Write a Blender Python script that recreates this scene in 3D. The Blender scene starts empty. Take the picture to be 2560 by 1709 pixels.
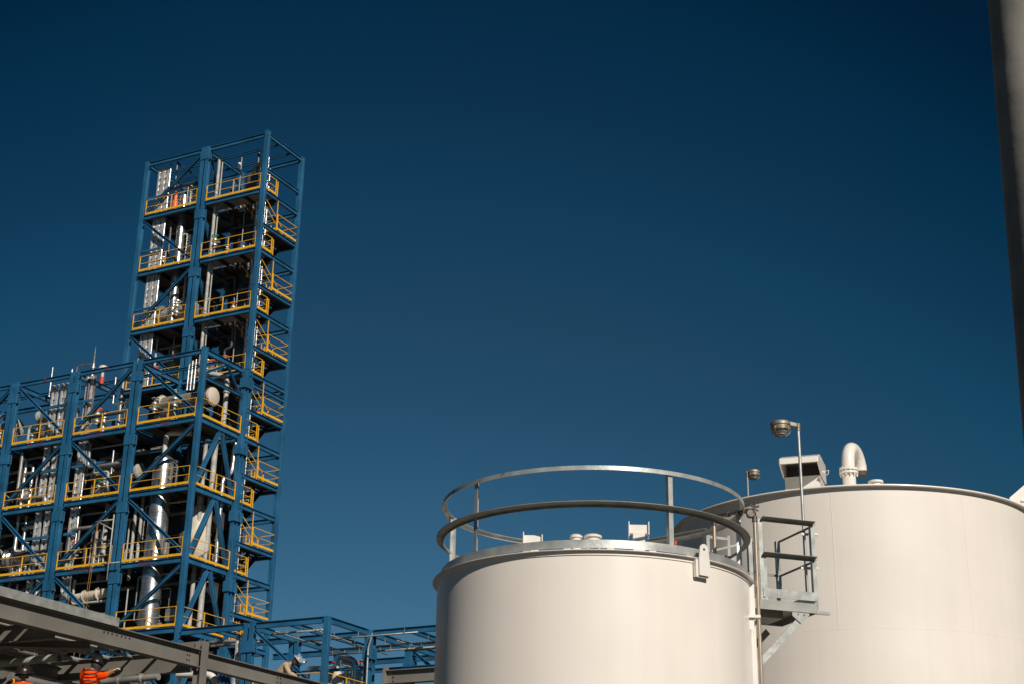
import bpy, math, random
from math import sin, cos, tan, pi, radians, sqrt, atan2
from mathutils import Vector as V3, Matrix
random.seed(7)
sc = bpy.context.scene
COL = sc.collection

# ------------------------------------------------------------------ survey of the place
F = 3824.6; PIT = radians(21.295); ROL = radians(.969); CAMP = V3((0, 0, 1.6))
TH = radians(27.45)
U = V3((-cos(TH), sin(TH), 0)); V = V3((sin(TH), cos(TH), 0)); UP = V3((0, 0, 1))
C0 = V3((-16.3, 89.01, 0))
LV = [50.8, 46.57, 42.38, 38.19, 33.99, 29.73, 25.57, 21.34, 17.36]      # storey levels, top first
HALF = [48.14, 44.18, 39.93, 35.76, 31.59, 27.44, 23.26, 19.05]
D1, D2 = 4.29, 3.95
LV += [13.1, 8.8, 4.5]
def SP(u, v, z): return C0 + U*u + V*v + UP*z
def ray(px, py):
    a, b = px-1280, py-854.5
    c, s = cos(ROL), sin(ROL)
    a, b = a*c+b*s, -a*s+b*c
    return V3((a/F, cos(PIT)+b/F*sin(PIT), sin(PIT)-b/F*cos(PIT)))
def onV(px, py, v=0.):            # where a sight line meets the frame plane v = const
    d = ray(px, py); p0 = SP(0, v, 0)
    return CAMP + d*((p0-CAMP).dot(V)/d.dot(V))
def onU(px, py, u=0.):
    d = ray(px, py); p0 = SP(u, 0, 0)
    return CAMP + d*((p0-CAMP).dot(U)/d.dot(U))
def onY(px, py, y):
    d = ray(px, py); return CAMP + d*(y/d.y)
def onZ(px, py, z):
    d = ray(px, py); return CAMP + d*((z-1.6)/d.z)
CR = {1: (320, 320, .2043), 2: (320, 620, .2043), 3: (320, 860, .2043), 4: (0, 860, .2041), 5: (0, 1150, .2104),
      6: (280, 1130, .29967), 7: (0, 1460, .2384), 8: (450, 1480, .2767), 9: (1060, 1120, .3576), 10: (1700, 1220, .3118),
      11: (1820, 1000, .3150), 12: (960, 1280, .2735), 14: (180, 1560, .095), 15: (380, 1560, .1022), 16: (660, 1580, .1107),
      17: (0, 1560, .095), 18: (560, 380, .2041), 19: (240, 1370, .1084), 20: (1640, 1270, .1192), 21: (1820, 1230, .1276)}
def c(n, x, y):
    ox, oy, s = CR[n]; return ox+s*x, oy+s*y

# ------------------------------------------------------------------ materials
def nd(nt, t, **k):
    n = nt.nodes.new(t)
    for a, b in k.items(): setattr(n, a, b)
    return n
def mat(name, col, rough=.5, metal=0., var=.12, scale=2., spec=.5, bump=0., bscale=30., streak=0., col2=None, coat=0., seams=0., rscale=None, stain=0.):
    return _mat(name, col, rough, metal, var, scale, spec, bump, bscale, streak, col2, coat, seams, rscale, stain)
def _mat(name, col, rough, metal, var, scale, spec, bump, bscale, streak, col2, coat, seams, rscale, stain):
    m = bpy.data.materials.new(name); m.use_nodes = True; nt = m.node_tree; L = nt.links
    b = nt.nodes['Principled BSDF']
    b.inputs['Roughness'].default_value = rough; b.inputs['Metallic'].default_value = metal
    b.inputs['Specular IOR Level'].default_value = spec
    if coat: b.inputs['Coat Weight'].default_value = coat; b.inputs['Coat Roughness'].default_value = .12
    tc = nd(nt, 'ShaderNodeTexCoord')
    nz = nd(nt, 'ShaderNodeTexNoise'); nz.inputs['Scale'].default_value = scale; nz.inputs['Detail'].default_value = 6
    L.new(tc.outputs['Object'], nz.inputs['Vector'])
    rp = nd(nt, 'ShaderNodeValToRGB')
    a = rp.color_ramp.elements
    lo = [x*(1-var*1.6) for x in col] if col2 is None else col2
    hi = [min(1, x*(1+var)) for x in col]
    a[0].position = .3; a[1].position = .7
    a[0].color = (*lo, 1); a[1].color = (*hi, 1)
    L.new(nz.outputs['Fac'], rp.inputs['Fac'])
    out = rp.outputs['Color']
    if streak:
        mp = nd(nt, 'ShaderNodeMapping'); mp.inputs['Scale'].default_value = (3.5, 3.5, .12)
        L.new(tc.outputs['Object'], mp.inputs['Vector'])
        n2 = nd(nt, 'ShaderNodeTexNoise'); n2.inputs['Scale'].default_value = 1.6; n2.inputs['Detail'].default_value = 8
        L.new(mp.outputs['Vector'], n2.inputs['Vector'])
        r2 = nd(nt, 'ShaderNodeMapRange'); r2.inputs['From Min'].default_value = .45; r2.inputs['From Max'].default_value = .75
        r2.inputs['To Min'].default_value = 0; r2.inputs['To Max'].default_value = streak
        L.new(n2.outputs['Fac'], r2.inputs['Value'])
        mx = nd(nt, 'ShaderNodeMixRGB'); mx.inputs['Color2'].default_value = (col[0]*.62, col[1]*.52, col[2]*.42, 1)
        L.new(r2.outputs['Result'], mx.inputs['Fac']); L.new(out, mx.inputs['Color1']); out = mx.outputs['Color']
    if seams:
        sx = nd(nt, 'ShaderNodeSeparateXYZ'); L.new(tc.outputs['Object'], sx.inputs[0])
        mo = nd(nt, 'ShaderNodeMath', operation='MODULO'); mo.inputs[1].default_value = seams; L.new(sx.outputs['Z'], mo.inputs[0])
        gt = nd(nt, 'ShaderNodeMath', operation='LESS_THAN'); gt.inputs[1].default_value = .045; L.new(mo.outputs[0], gt.inputs[0])
        mx = nd(nt, 'ShaderNodeMixRGB'); mx.inputs['Color2'].default_value = (.75, .75, .75, 1)
        L.new(gt.outputs[0], mx.inputs['Fac']); L.new(out, mx.inputs['Color1']); out = mx.outputs['Color']
    if stain:
        n4 = nd(nt, 'ShaderNodeTexNoise'); n4.inputs['Scale'].default_value = 1.15; n4.inputs['Detail'].default_value = 5; n4.inputs['Roughness'].default_value = .7
        L.new(tc.outputs['Object'], n4.inputs['Vector'])
        r4 = nd(nt, 'ShaderNodeMapRange'); r4.inputs['From Min'].default_value = .60; r4.inputs['From Max'].default_value = .70; r4.inputs['To Max'].default_value = stain
        L.new(n4.outputs['Fac'], r4.inputs['Value'])
        mx = nd(nt, 'ShaderNodeMixRGB'); mx.inputs['Color2'].default_value = (.16, .10, .06, 1)
        L.new(r4.outputs['Result'], mx.inputs['Fac']); L.new(out, mx.inputs['Color1']); out = mx.outputs['Color']
    L.new(out, b.inputs['Base Color'])
    mr = nd(nt, 'ShaderNodeMapRange'); mr.inputs['To Min'].default_value = max(0, rough-.1); mr.inputs['To Max'].default_value = min(1, rough+.12)
    L.new(nz.outputs['Fac'], mr.inputs['Value']); L.new(mr.outputs['Result'], b.inputs['Roughness'])
    if bump:
        n3 = nd(nt, 'ShaderNodeTexNoise'); n3.inputs['Scale'].default_value = bscale; n3.inputs['Detail'].default_value = 3
        L.new(tc.outputs['Object'], n3.inputs['Vector'])
        bp = nd(nt, 'ShaderNodeBump'); bp.inputs['Strength'].default_value = bump; bp.inputs['Distance'].default_value = .02
        L.new(n3.outputs['Fac'], bp.inputs['Height']); L.new(bp.outputs['Normal'], b.inputs['Normal'])
    return m
M = {
 'blue': mat('blue_paint', (.020, .118, .232), .42, var=.2, scale=.9, coat=.12),
 'bluel': mat('worn_blue_paint', (.045, .15, .25), .5, var=.2, scale=1.5),
 'yellow': mat('safety_yellow_paint', (.86, .44, .018), .45, var=.08, scale=3),
 'deck': mat('deck_plate', (.12, .105, .09), .7, var=.35, scale=1.2),
 'soffit': mat('deck_soffit', (.34, .31, .27), .7, var=.3, scale=1.),
 'chrome': mat('polished_cladding', (.60, .585, .56), .27, metal=.9, var=.15, scale=1.5, bump=.06, bscale=1.5, seams=.62),
 'silver': mat('bright_pipe_cladding', (.78, .76, .73), .3, metal=.9, var=.2, scale=4, bump=.2, bscale=8),
 'galv': mat('galvanised_steel', (.56, .56, .52), .36, metal=.55, var=.14, scale=5, bump=.06, bscale=30, stain=.7),
 'galvd': mat('weathered_and_shaded_galvanised_steel', (.34, .345, .315), .55, metal=.25, var=.16, scale=4, bump=.1, bscale=30),  # also puts shade into the colour of the frame behind the tank
 'galvu': mat('shaded_galvanised_steel', (.25, .24, .205), .6, metal=.1, var=.2, scale=5),  # galvanised steel darkened to carry the shade of the rail undersides
 'tray': mat('cable_tray_metal', (.80, .77, .73), .38, metal=.5, var=.2, scale=5),
 'grey': mat('grey_primer_paint', (.185, .170, .145), .6, var=.14, scale=.7, streak=.12),
 'pipe': mat('grey_painted_pipe', (.42, .41, .37), .5, var=.2, scale=3),
 'beige': mat('beige_paint', (.62, .54, .43), .5, var=.1, scale=2),
 'dark': mat('dark_steel', (.03, .03, .032), .5, var=.4, scale=2),
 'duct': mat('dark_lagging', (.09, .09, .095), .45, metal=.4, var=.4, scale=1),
 'lag': mat('grey_lagging', (.36, .34, .31), .4, metal=.45, var=.25, scale=1.2),
 'red': mat('red_paint', (.62, .06, .03), .5, var=.15),
 'orange': mat('orange_valve_paint', (.75, .16, .05), .5, var=.1),
 'green': mat('green_paint', (.02, .22, .09), .5, var=.15),
 'tank': mat('white_tank_paint', (.83, .753, .672), .32, var=.025, scale=.8, streak=.06, coat=.25, bump=.05, bscale=1.2),
 'tank2': mat('cream_tank_paint', (.79, .72, .64), .38, var=.03, scale=.7, streak=.08, coat=.2, bump=.05, bscale=1.),
 'white': mat('white_gloss_paint', (.80, .75, .68), .25, var=.04, scale=3, coat=.4),
 'rust': mat('rusty_pipe', (.50, .36, .23), .4, metal=.6, var=.2, scale=3, col2=(.40, .37, .33)),
 'lampm': mat('lamp_casting', (.30, .25, .19), .5, metal=.5, var=.2, scale=12),
 'valve': mat('cast_valve_metal', (.16, .13, .115), .45, metal=.6, var=.3, scale=20),
 'pole': mat('weathered_pole_steel', (.26, .24, .21), .8, var=.2, scale=3, bump=.15, bscale=10, streak=.15),
 'mesh': mat('brown_gauze', (.08, .055, .045), .7, var=.3, scale=30),
 'text': mat('maroon_stencil_paint', (.22, .018, .05), .6, var=.1),
 'hivis': mat('orange_fabric', (.95, .075, .004), .9, spec=.1, var=.2, scale=9, bump=.4, bscale=20),
 'stripe': mat('dark_red_shadow_stripe', (.10, .008, .008), .6, var=.1),  # colour of the painted shadow bands on the orange overalls
 'glove': mat('cream_glove', (.72, .64, .48), .8, var=.15, scale=20),
 'tan': mat('tan_fabric', (.46, .35, .23), .9, var=.15, scale=8, bump=.4, bscale=25),
 'cuff': mat('tan_leather', (.42, .18, .04), .8, var=.15, scale=8),
 'skin': mat('skin', (.42, .22, .14), .5, var=.08, scale=12),
 'hair': mat('brown_hair', (.07, .022, .012), .7, var=.3, scale=30, bump=.6, bscale=60),
 'denim': mat('dark_trousers', (.03, .04, .07), .9, var=.2, scale=10),
 'helmetd': mat('dark_brown_helmet', (.022, .013, .010), .35, var=.2, scale=6),
 'harness': mat('blue_grey_webbing', (.10, .13, .24), .8, var=.2),
 'ground': mat('gravel_ground', (.07, .06, .048), .95, var=.25, scale=.15, bump=.6, bscale=3),
}
g = bpy.data.materials.new('clear_lamp_glass'); g.use_nodes = True
_b = g.node_tree.nodes['Principled BSDF']; _b.inputs['Base Color'].default_value = (.85, .82, .75, 1)
_b.inputs['Transmission Weight'].default_value = .75; _b.inputs['Roughness'].default_value = .18
M['glass'] = g
g = M['glass'].copy(); g.name = 'helmet_visor'; M['visor'] = g
_b = g.node_tree.nodes['Principled BSDF']; _b.inputs['Base Color'].default_value = (.55, .65, .72, 1); _b.inputs['Transmission Weight'].default_value = .6

# ------------------------------------------------------------------ mesh builder
class MB:
    def __init__(s): s.v = []; s.f = []; s.sm = []
    def quad(s, a, b, c_, d):
        n = len(s.v); s.v += [a, b, c_, d]; s.f.append((n, n+1, n+2, n+3)); s.sm.append(False)
    def prism(s, p0, p1, sec, x, y, caps=True, smooth=False, sec1=None):
        n = len(s.v); k = len(sec)
        for a, b in sec: s.v.append(p0+x*a+y*b)
        for a, b in (sec1 or sec): s.v.append(p1+x*a+y*b)
        for i in range(k):
            j = (i+1) % k
            s.f.append((n+i, n+j, n+k+j, n+k+i)); s.sm.append(smooth)
        if caps:
            s.f.append(tuple(range(n+k-1, n-1, -1))); s.sm.append(False)
            s.f.append(tuple(range(n+k, n+2*k))); s.sm.append(False)
        return s
    def frame(s, p0, p1, up=UP):
        d = (p1-p0).normalized()
        if abs(d.dot(up)) > .999: up = V if abs(d.dot(V)) < .9 else U
        x = up.cross(d).normalized(); y = d.cross(x).normalized()
        return x, y
    def bar(s, p0, p1, w, h, up=UP):
        x, y = s.frame(p0, p1, up)
        return s.prism(p0, p1, [(-w/2, -h/2), (w/2, -h/2), (w/2, h/2), (-w/2, h/2)], x, y)
    def ibeam(s, p0, p1, w, h, t=.025, up=UP):
        x, y = s.frame(p0, p1, up); a = w/2; b = h/2; q = t/2
        sec = [(-a, -b), (a, -b), (a, -b+t), (q, -b+t), (q, b-t), (a, b-t), (a, b), (-a, b), (-a, b-t), (-q, b-t), (-q, -b+t), (-a, -b+t)]
        return s.prism(p0, p1, sec, x, y)
    def angle(s, p0, p1, out, w=.05, t=.008, down=.05):      # L section: flange tilted up outwards so its underside stays dark, leg down
        d = (p1-p0).normalized(); o = (out-d*out.dot(d)).normalized(); y = UP-d*d.z; y.normalize()
        r_ = w*.32; return s.prism(p0, p1, [(0, 0), (w, r_), (w, r_-t), (t, -t), (t, -down*.62), (0, -down*.62)], o, y-0*o)
    def tube(s, p0, p1, r, n=12, r2=None, caps=True):
        x, y = s.frame(p0, p1); r2 = r if r2 is None else r2
        A = [(cos(2*pi*i/n), sin(2*pi*i/n)) for i in range(n)]
        return s.prism(p0, p1, [(a*r, b*r) for a, b in A], x, y, caps, True, [(a*r2, b*r2) for a, b in A])
    def path(s, pts, r, n=10, bend=None, seg=5, caps=True):
        pts = [V3(p) for p in pts]; bend = r*2.5 if bend is None else bend
        P = [pts[0]]
        for i in range(1, len(pts)-1):
            a = (pts[i-1]-pts[i]); b = (pts[i+1]-pts[i])
            k = min(bend, a.length*.49, b.length*.49)
            A = pts[i]+a.normalized()*k; B = pts[i]+b.normalized()*k
            for j in range(seg+1):
                t = j/seg; P.append(A*(1-t)**2+pts[i]*2*t*(1-t)+B*t*t)
        P.append(pts[-1])
        base = len(s.v); x = None
        for i, p in enumerate(P):
            d = (P[min(i+1, len(P)-1)]-P[max(i-1, 0)]).normalized()
            if x is None:
                x = (UP if abs(d.z) < .9 else V3((1, 0, 0))).cross(d).normalized()
            x = (x-d*x.dot(d)).normalized(); y = d.cross(x)
            for j in range(n): s.v.append(p+x*r*cos(2*pi*j/n)+y*r*sin(2*pi*j/n))
        for i in range(len(P)-1):
            for j in range(n):
                k = (j+1) % n
                s.f.append((base+i*n+j, base+i*n+k, base+(i+1)*n+k, base+(i+1)*n+j)); s.sm.append(True)
        if caps:
            s.f.append(tuple(range(base+n-1, base-1, -1))); s.sm.append(False)
            e = base+(len(P)-1)*n; s.f.append(tuple(range(e, e+n))); s.sm.append(False)
        return s
    def lathe(s, p, axis, prof, n=32, x=None, a0=0, a1=2*pi, smooth=True, loop=False):   # prof = (radius, height) pairs
        axis = axis.normalized()
        if x is None: x = (UP if abs(axis.z) < .9 else V3((1, 0, 0))).cross(axis).normalized()
        y = axis.cross(x); full = abs(a1-a0-2*pi) < 1e-6; base = len(s.v); m = n if full else n+1; k = len(prof)
        for i in range(m):
            a = a0+(a1-a0)*i/n
            for r, h in prof: s.v.append(p+axis*h+(x*cos(a)+y*sin(a))*r)
        for i in range(n):
            j = (i+1) % m
            for q in range(k if loop else k-1):
                w = (q+1) % k
                s.f.append((base+i*k+q, base+j*k+q, base+j*k+w, base+i*k+w)); s.sm.append(smooth)
        return s
    def ring(s, ctr, prof, n=96, a0=0, a1=2*pi): return s.lathe(ctr, UP, prof, n, V3((1, 0, 0)), a0, a1, True, True)
    def box(s, ctr, sx, sy, sz, x=None, y=None):
        x = x or V3((1, 0, 0)); y = y or V3((0, 1, 0)); z = x.cross(y)
        return s.prism(ctr-z*sz/2, ctr+z*sz/2, [(-sx/2, -sy/2), (sx/2, -sy/2), (sx/2, sy/2), (-sx/2, sy/2)], x, y)
    def build(s, name, m, parent=None, label=None, auto=True, kind=None):
        o0 = org(parent); me = bpy.data.meshes.new(name)
        me.from_pydata([v-o0 for v in s.v], [], s.f)
        me.polygons.foreach_set('use_smooth', s.sm)
        me.materials.append(M[m] if isinstance(m, str) else m)
        me.update(); me.validate()
        if auto and any(s.sm):
            import bmesh
            bm = bmesh.new(); bm.from_mesh(me)
            for e in bm.edges:
                if len(e.link_faces) == 2 and e.calc_face_angle(0) > radians(38): e.smooth = False
            bm.normal_update(); bmesh.ops.recalc_face_normals(bm, faces=bm.faces); bm.to_mesh(me); bm.free()
        else:
            import bmesh
            bm = bmesh.new(); bm.from_mesh(me); bmesh.ops.recalc_face_normals(bm, faces=bm.faces); bm.to_mesh(me); bm.free()
        o = bpy.data.objects.new(name, me); COL.objects.link(o)
        if parent is not None: o.parent = parent
        if label: o['label'] = label
        if kind: o['kind'] = kind
        return o
def org(p):
    o = V3((0, 0, 0))
    while p is not None: o = o+p.location; p = p.parent
    return o
def thing(name, label, cat, loc, group=None):
    o = bpy.data.objects.new(name, None); o.empty_display_size = .3; COL.objects.link(o)
    o.location = loc; o['label'] = label; o['category'] = cat
    if group: o['group'] = group
    return o
class TM(MB):                       # a thing that is one mesh
    def make(s, name, m, label, cat, loc=None, group=None):
        p = V3(loc) if loc is not None else sum(s.v, V3((0, 0, 0)))/len(s.v)
        if loc is None: p.z = min(v.z for v in s.v)
        me_v = s.v; s.v = [v-p for v in s.v]
        o = s.build(name, m); o.location = p
        o['label'] = label; o['category'] = cat
        if group: o['group'] = group
        return o

# ------------------------------------------------------------------ blue frames
def column(par, u, v, z0, z1, dbl=None):
    if dbl == 'u':
        for k in (-.19, .19): MB().ibeam(SP(u+k, v, z0), SP(u+k, v, z1), .29, .28, .03, V).build('column', 'blue', par)
    elif dbl == 'v':
        for k in (-.19, .19): MB().ibeam(SP(u, v+k, z0), SP(u, v+k, z1), .32, .32, .03, V).build('column', 'blue', par)
    else: MB().ibeam(SP(u, v, z0), SP(u, v, z1), .29, .29, .03, V).build('column', 'blue', par)
def splice(par, u, v, z, wu=.72, wv=.36):
    o = MB().box(SP(u, v, z), wu, wv, .62, U, V).build('splice_plate', 'blue', par)
    for sx in (-1, 1):
        b = MB()
        for i in range(6): b.box(SP(u+sx*(wu/2+.025), v, z-.25+i*.1), .05, .12, .045, U, V)
        b.build('bolt_row', 'bluel', o)
def beam(par, a, b, w=.18, h=.29, name='beam'): return MB().ibeam(a, b, w, h, .025).build(name, 'blue', par)
def brace(par, a, b, w=.2): return MB().ibeam(a, b, w*.85, w*.85, .02).build('brace', 'blue', par)
def rail(par, a, b, toe=True, posts=(0, .5, 1), h=1.1, close=(True, True)):
    m = MB(); d = b-a
    for t in posts: m.bar(a+d*t, a+d*t+UP*h, .05, .05)
    m.bar(a+UP*h, b+UP*h, .032, .032); m.bar(a+UP*h*.52, b+UP*h*.52, .028, .028)
    r = m.build('handrail', 'yellow', par)
    if toe: MB().bar(a+UP*.09, b+UP*.09, .04, .14).build('toe_plate', 'yellow', r)
    return r
def deck(par, u0, u1, v0, v1, z, m='deck'):
    mb = MB(); mb.box(SP((u0+u1)/2, (v0+v1)/2, z+.15), abs(u1-u0)-.24, abs(v1-v0)-.24, .05, U, V)
    o = mb.build('deck_plate', m, par)
    n = max(2, int(abs(u1-u0)/1.6))
    for i in range(1, n):
        uu = u0+(u1-u0)*i/n; MB().ibeam(SP(uu, v0+.12, z+.0), SP(uu, v1-.12, z+.0), .1, .2, .015).build('joist', 'dark', o)

# ---- the tall tower
T = thing('process_tower', 'tall open blue steel process tower with yellow railings on every storey', 'industrial tower', SP(5, 2, 0))
zt = LV[0]+.04
column(T, 10, 0, 0, zt)
column(T, 5, 0, 0, zt, 'u')
column(T, 0, 0, LV[4]+.2, zt+.1)
column(T, 0, -.19, 0, LV[4]+.2); column(T, 0, .17, 0, LV[4]+.197)
column(T, 0, D2, 0, zt)
column(T, 5, D2, 0, zt); column(T, 10, D2, 0, zt)
for k in range(0, 9):
    splice(T, 5, 0, LV[k]-(.75 if k else .62))
    if k >= 4: splice(T, 0, -.02, LV[k]-.78, .44, .82)
for k in range(0, 11):
    z = LV[k]-.17 if k == 0 else LV[k]-.02
    for v in (0, D2):
        beam(T, SP(9.83, v, z), SP(5.36, v, z)); beam(T, SP(4.64, v, z), SP(.17, v, z))
    for u in (0, 5, 10):
        beam(T, SP(u, .17, z), SP(u, D2-.17, z))
    if k == 4: beam(T, SP(0, .4, z-.62), SP(0, D2-.17, z-.62))
for k in range(8):                                 # half storey beams on the side face
    zh = HALF[k]
    beam(T, SP(0, .17, zh), SP(0, D2-.17, zh), .18, .26)
    if k: beam(T, SP(.1, D2, zh-.05), SP(4.8, D2, zh-.05), .16, .22, 'girt')
# roof rafters
for v in (1.35, 2.7): beam(T, SP(9.8, v, zt-.3), SP(.15, v, zt-.3), .12, .16, 'rafter')
beam(T, SP(7.6, .1, zt-.5), SP(7.6, D2, zt-.5), .12, .16, 'rafter')
# front braces of the left bay
for k in range(0, 8):
    a, b = (SP(9.75, 0, LV[k+1]+.3), SP(5.45, 0, LV[k]-.45)) if k % 2 == 0 else (SP(9.75, 0, LV[k]-.35), SP(5.45, 0, LV[k+1]+.35))
    brace(T, a, b, .22)
    brace(T, SP(4.8, D2, LV[k+1]+.2), SP(2.5, D2, LV[k]-.3), .16); None
    brace(T, SP(9.8, D2, LV[k]-.2), SP(7.4, D2, LV[k+1]+.2), .16); brace(T, SP(5.2, D2, LV[k]-.2), SP(7.4, D2, LV[k+1]+.2), .16)
    brace(T, SP(5, .4, LV[k]-.4), SP(5, D2/2, LV[k+1]+.2), .2); brace(T, SP(5, D2-.3, LV[k]-.4), SP(5, D2/2, LV[k+1]+.2), .2)
# decks and rails
for k in range(1, 9):
    z = LV[k]
    deck(T, 5, 10, 0, D2, z-.02); deck(T, 0.02, 5, 0, 1.5, z-.02, 'soffit'); deck(T, 3.2, 5, 1.5, D2, z-.02)
    zr = z+.16
    if k <= 4:
        rail(T, SP(9.7, -.06, zr), SP(5.42, -.06, zr), posts=(0, .5, 1))
        rail(T, SP(4.6, -.06, zr), SP(.25, -.06, zr), posts=(0, .5, 1))
    rail(T, SP(-.06, .2, zr), SP(-.06, 1.25, zr), posts=(1,))
    rail(T, SP(0, 1.5, zr), SP(1.3, 1.5, zr), toe=False, posts=(0,))
    rail(T, SP(.3, 1.5, zr), SP(2.9, 1.5, zr), toe=True, posts=(.4, .8), h=.75)
    # splice of balcony edge
    MB().bar(SP(-.02, 1.47, zr-.35), SP(1.2, 1.47, zr-.35), .1, .5).build('fascia', 'dark', T)
# landings with stairs on the half storeys
for k in range(1, 8):
    zl = HALF[k]+.62 if k else HALF[k]
    zl = HALF[k]-.1
    L = MB().box(SP(.55, 2.75, zl+.22), 1.25, 2.35, .06, U, V).build('landing', 'dark', T)
    s = MB()
    for v in (1.8, 2.5, 3.2, 3.8): s.bar(SP(-.02, v, zl+.1), SP(-.02, v, zl+.2), .08, .08, V)
    zz = zl+.3
    rail(T, SP(-.12, 1.6, zz), SP(-.12, D2-.2, zz), posts=(0,))
    rail(T, SP(-.05, 1.6, zz), SP(1.1, 1.6, zz), toe=True, posts=(1,))
    rail(T, SP(-.05, D2-.15, zz), SP(1.1, D2-.15, zz), toe=False, posts=(1,))
    MB().bar(SP(-.12, 1.52, zz-.1), SP(-.12, 1.52, zz+2.0), .04, .04).build('rail_post', 'yellow', T)
    for (v0, a, b) in ((3.35, (1.1, zz), (3.1, LV[k+1]+.1)), (2.15, (1.1, zz), (3.1, LV[k]+.1))):
        st = MB()
        for dv in (-.42, .42): st.bar(SP(a[0], v0+dv, a[1]-.1), SP(b[0], v0+dv, b[1]-.1), .06, .28)
        for i in range(9):
            t = (i+.5)/9; st.box(SP(a[0]+(b[0]-a[0])*t, v0, a[1]+(b[1]-a[1])*t-.1), .26, .8, .035, U, V)
        so = st.build('stair_flight', 'dark', T)
        hr = MB()
        for dv in (-.42, .42):
            for h in (.95, .5): hr.bar(SP(a[0], v0+dv, a[1]+h), SP(b[0], v0+dv, b[1]+h), .028, .028)
            for t in (0, .5, 1): hr.bar(SP(a[0]+(b[0]-a[0])*t, v0+dv, a[1]+(b[1]-a[1])*t), SP(a[0]+(b[0]-a[0])*t, v0+dv, a[1]+(b[1]-a[1])*t+.95), .05, .05)
        hr.build('stair_rail', 'yellow', so)
    hr = MB()                                  # sloping rails seen on the outside of the landing
    hr.bar(SP(.05, .5, zz+1.7), SP(.05, 2.3, zz+.5), .045, .045); hr.bar(SP(.05, .5, zz+1.2), SP(.05, 2.3, zz), .045, .045)
    hr.build('stair_rail', 'yellow', T)

# ---- the lower module in front of the tower, four bays wide
B = thing('process_module', 'wide lower blue steel process module with bracing and yellow railings in front of the tower', 'industrial module', SP(8, -2, 0))
zb = LV[4]+.12
column(B, 0, -D1, 0, zb+.1)
for i, u in enumerate((5, 10, 15, 20)):
    column(B, u, -D1, 0, zb, 'u')
    for v in (0,): column(B, u, v-.36, 0, zb-.02)
column(B, 15, 0, 0, zb-.05); column(B, 20, 0, 0, zb-.05)
for k in range(4, 11):
    z = LV[k]-.05 if k == 4 else LV[k]-.02
    for i in range(4):
        u0, u1 = 5*i, 5*i+5
        a0 = .17 if i == 0 else .36
        beam(B, SP(u0+a0, -D1, z), SP(u1-.36, -D1, z), .18, .27 if k == 4 else .31)
        if k == 4:
            beam(B, SP(u0+.2, -.37, z-.02), SP(u1-.2, -.37, z-.02), .2, .3)
            beam(B, SP(u0+.2, -2.4, z-.05), SP(u1-.2, -2.4, z-.05), .14, .18, 'rafter')
        else:
            deck(B, u0+.05, u1-.05, -D1+.1, -.4, z)
            if i > 1: beam(B, SP(u0+.2, -.37, z), SP(u1-.2, -.37, z), .2, .3)
            if k < 9:
                rail(B, SP(u0+a0+.05, -D1-.08, z+.2), SP(u1-.45, -D1-.08, z+.2), posts=(0.001, .47, 1))
        if k in (5, 6, 7, 8): splice(B, u1, -D1, LV[k]-.72)
        if k == 4: splice(B, u1, -D1, LV[k]-.95)
    for u in (0, 5, 10, 15, 20): beam(B, SP(u, -D1+.17, z), SP(u, -.55, z), .2, .34)
    if 4 < k < 9: rail(B, SP(-.06, -.4, z+.2), SP(-.06, -D1+.25, z+.2), posts=(0.001, .5))
splice(B, 0, -D1, LV[8]-.95, .5, .42)
for k in range(4, 10):
    for i in range(4):
        u0 = 5*i+(.2 if i == 0 else .4); u1 = 5*i+5-.4
        up = (i+k) % 2 == 0               # high end away from the corner
        if up: brace(B, SP(u1, -D1-.003, LV[k]-.3), SP(u0, -D1-.003, LV[k+1]+.4), .22)
        else: brace(B, SP(u0, -D1-.003, LV[k]-.3), SP(u1, -D1-.003, LV[k+1]+.4), .22)
    vm = -D1/2
    if k > 4:
        brace(B, SP(0, vm-.1, LV[k]-.25), SP(0, -D1+.25, LV[k+1]+.3), .24); brace(B, SP(0, vm+.1, LV[k]-.25), SP(0, -.6, LV[k+1]+.3), .24)
zm = LV[4]-1.65
beam(B, SP(0, -D1+.17, zm), SP(0, -.4, zm), .16, .2)
brace(B, SP(0, vm, LV[4]-.25), SP(0, -D1+.2, zm+.25), .16); brace(B, SP(0, vm+.1, LV[4]-.25), SP(0, -.5, zm-.1), .16)
# maroon stencils on the deck beams (worn, not legible)
def stencil(par, ua, ub, z, h=.16):
    m = MB(); u = ua; rnd = random.Random(int(ua*100+z))
    while u > ub:
        w = rnd.choice((.05, .07, .09)); 
        if rnd.random() > .15:
            y = -D1-.104
            m.quad(SP(u, y, z-h/2), SP(u-.025, y, z-h/2), SP(u-.025, y, z+h/2), SP(u, y, z+h/2))
            q = rnd.choice((-1, 0, 1))*h*.4
            m.quad(SP(u-.025, y, z+q-.014), SP(u-w, y, z+q-.014), SP(u-w, y, z+q+.014), SP(u-.025, y, z+q+.014))
            if rnd.random() > .5: m.quad(SP(u-w, y, z-h/2), SP(u-w-.02, y, z-h/2), SP(u-w-.02, y, z+h/2), SP(u-w, y, z+h/2))
        u -= w+.045
    m.build('stencil', 'text', par)
for (ua, ub, k) in ((3.2, 2.0, 5), (8.3, 7.1, 5), (13.2, 12.0, 5), (3.4, 2.2, 7), (8.3, 6.9, 7), (13.3, 12.1, 7), (2.5, 2.1, 4), (7.6, 7.2, 4), (12.6, 12.2, 4)):
    stencil(B, ua, ub, LV[k]-.02)

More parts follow.
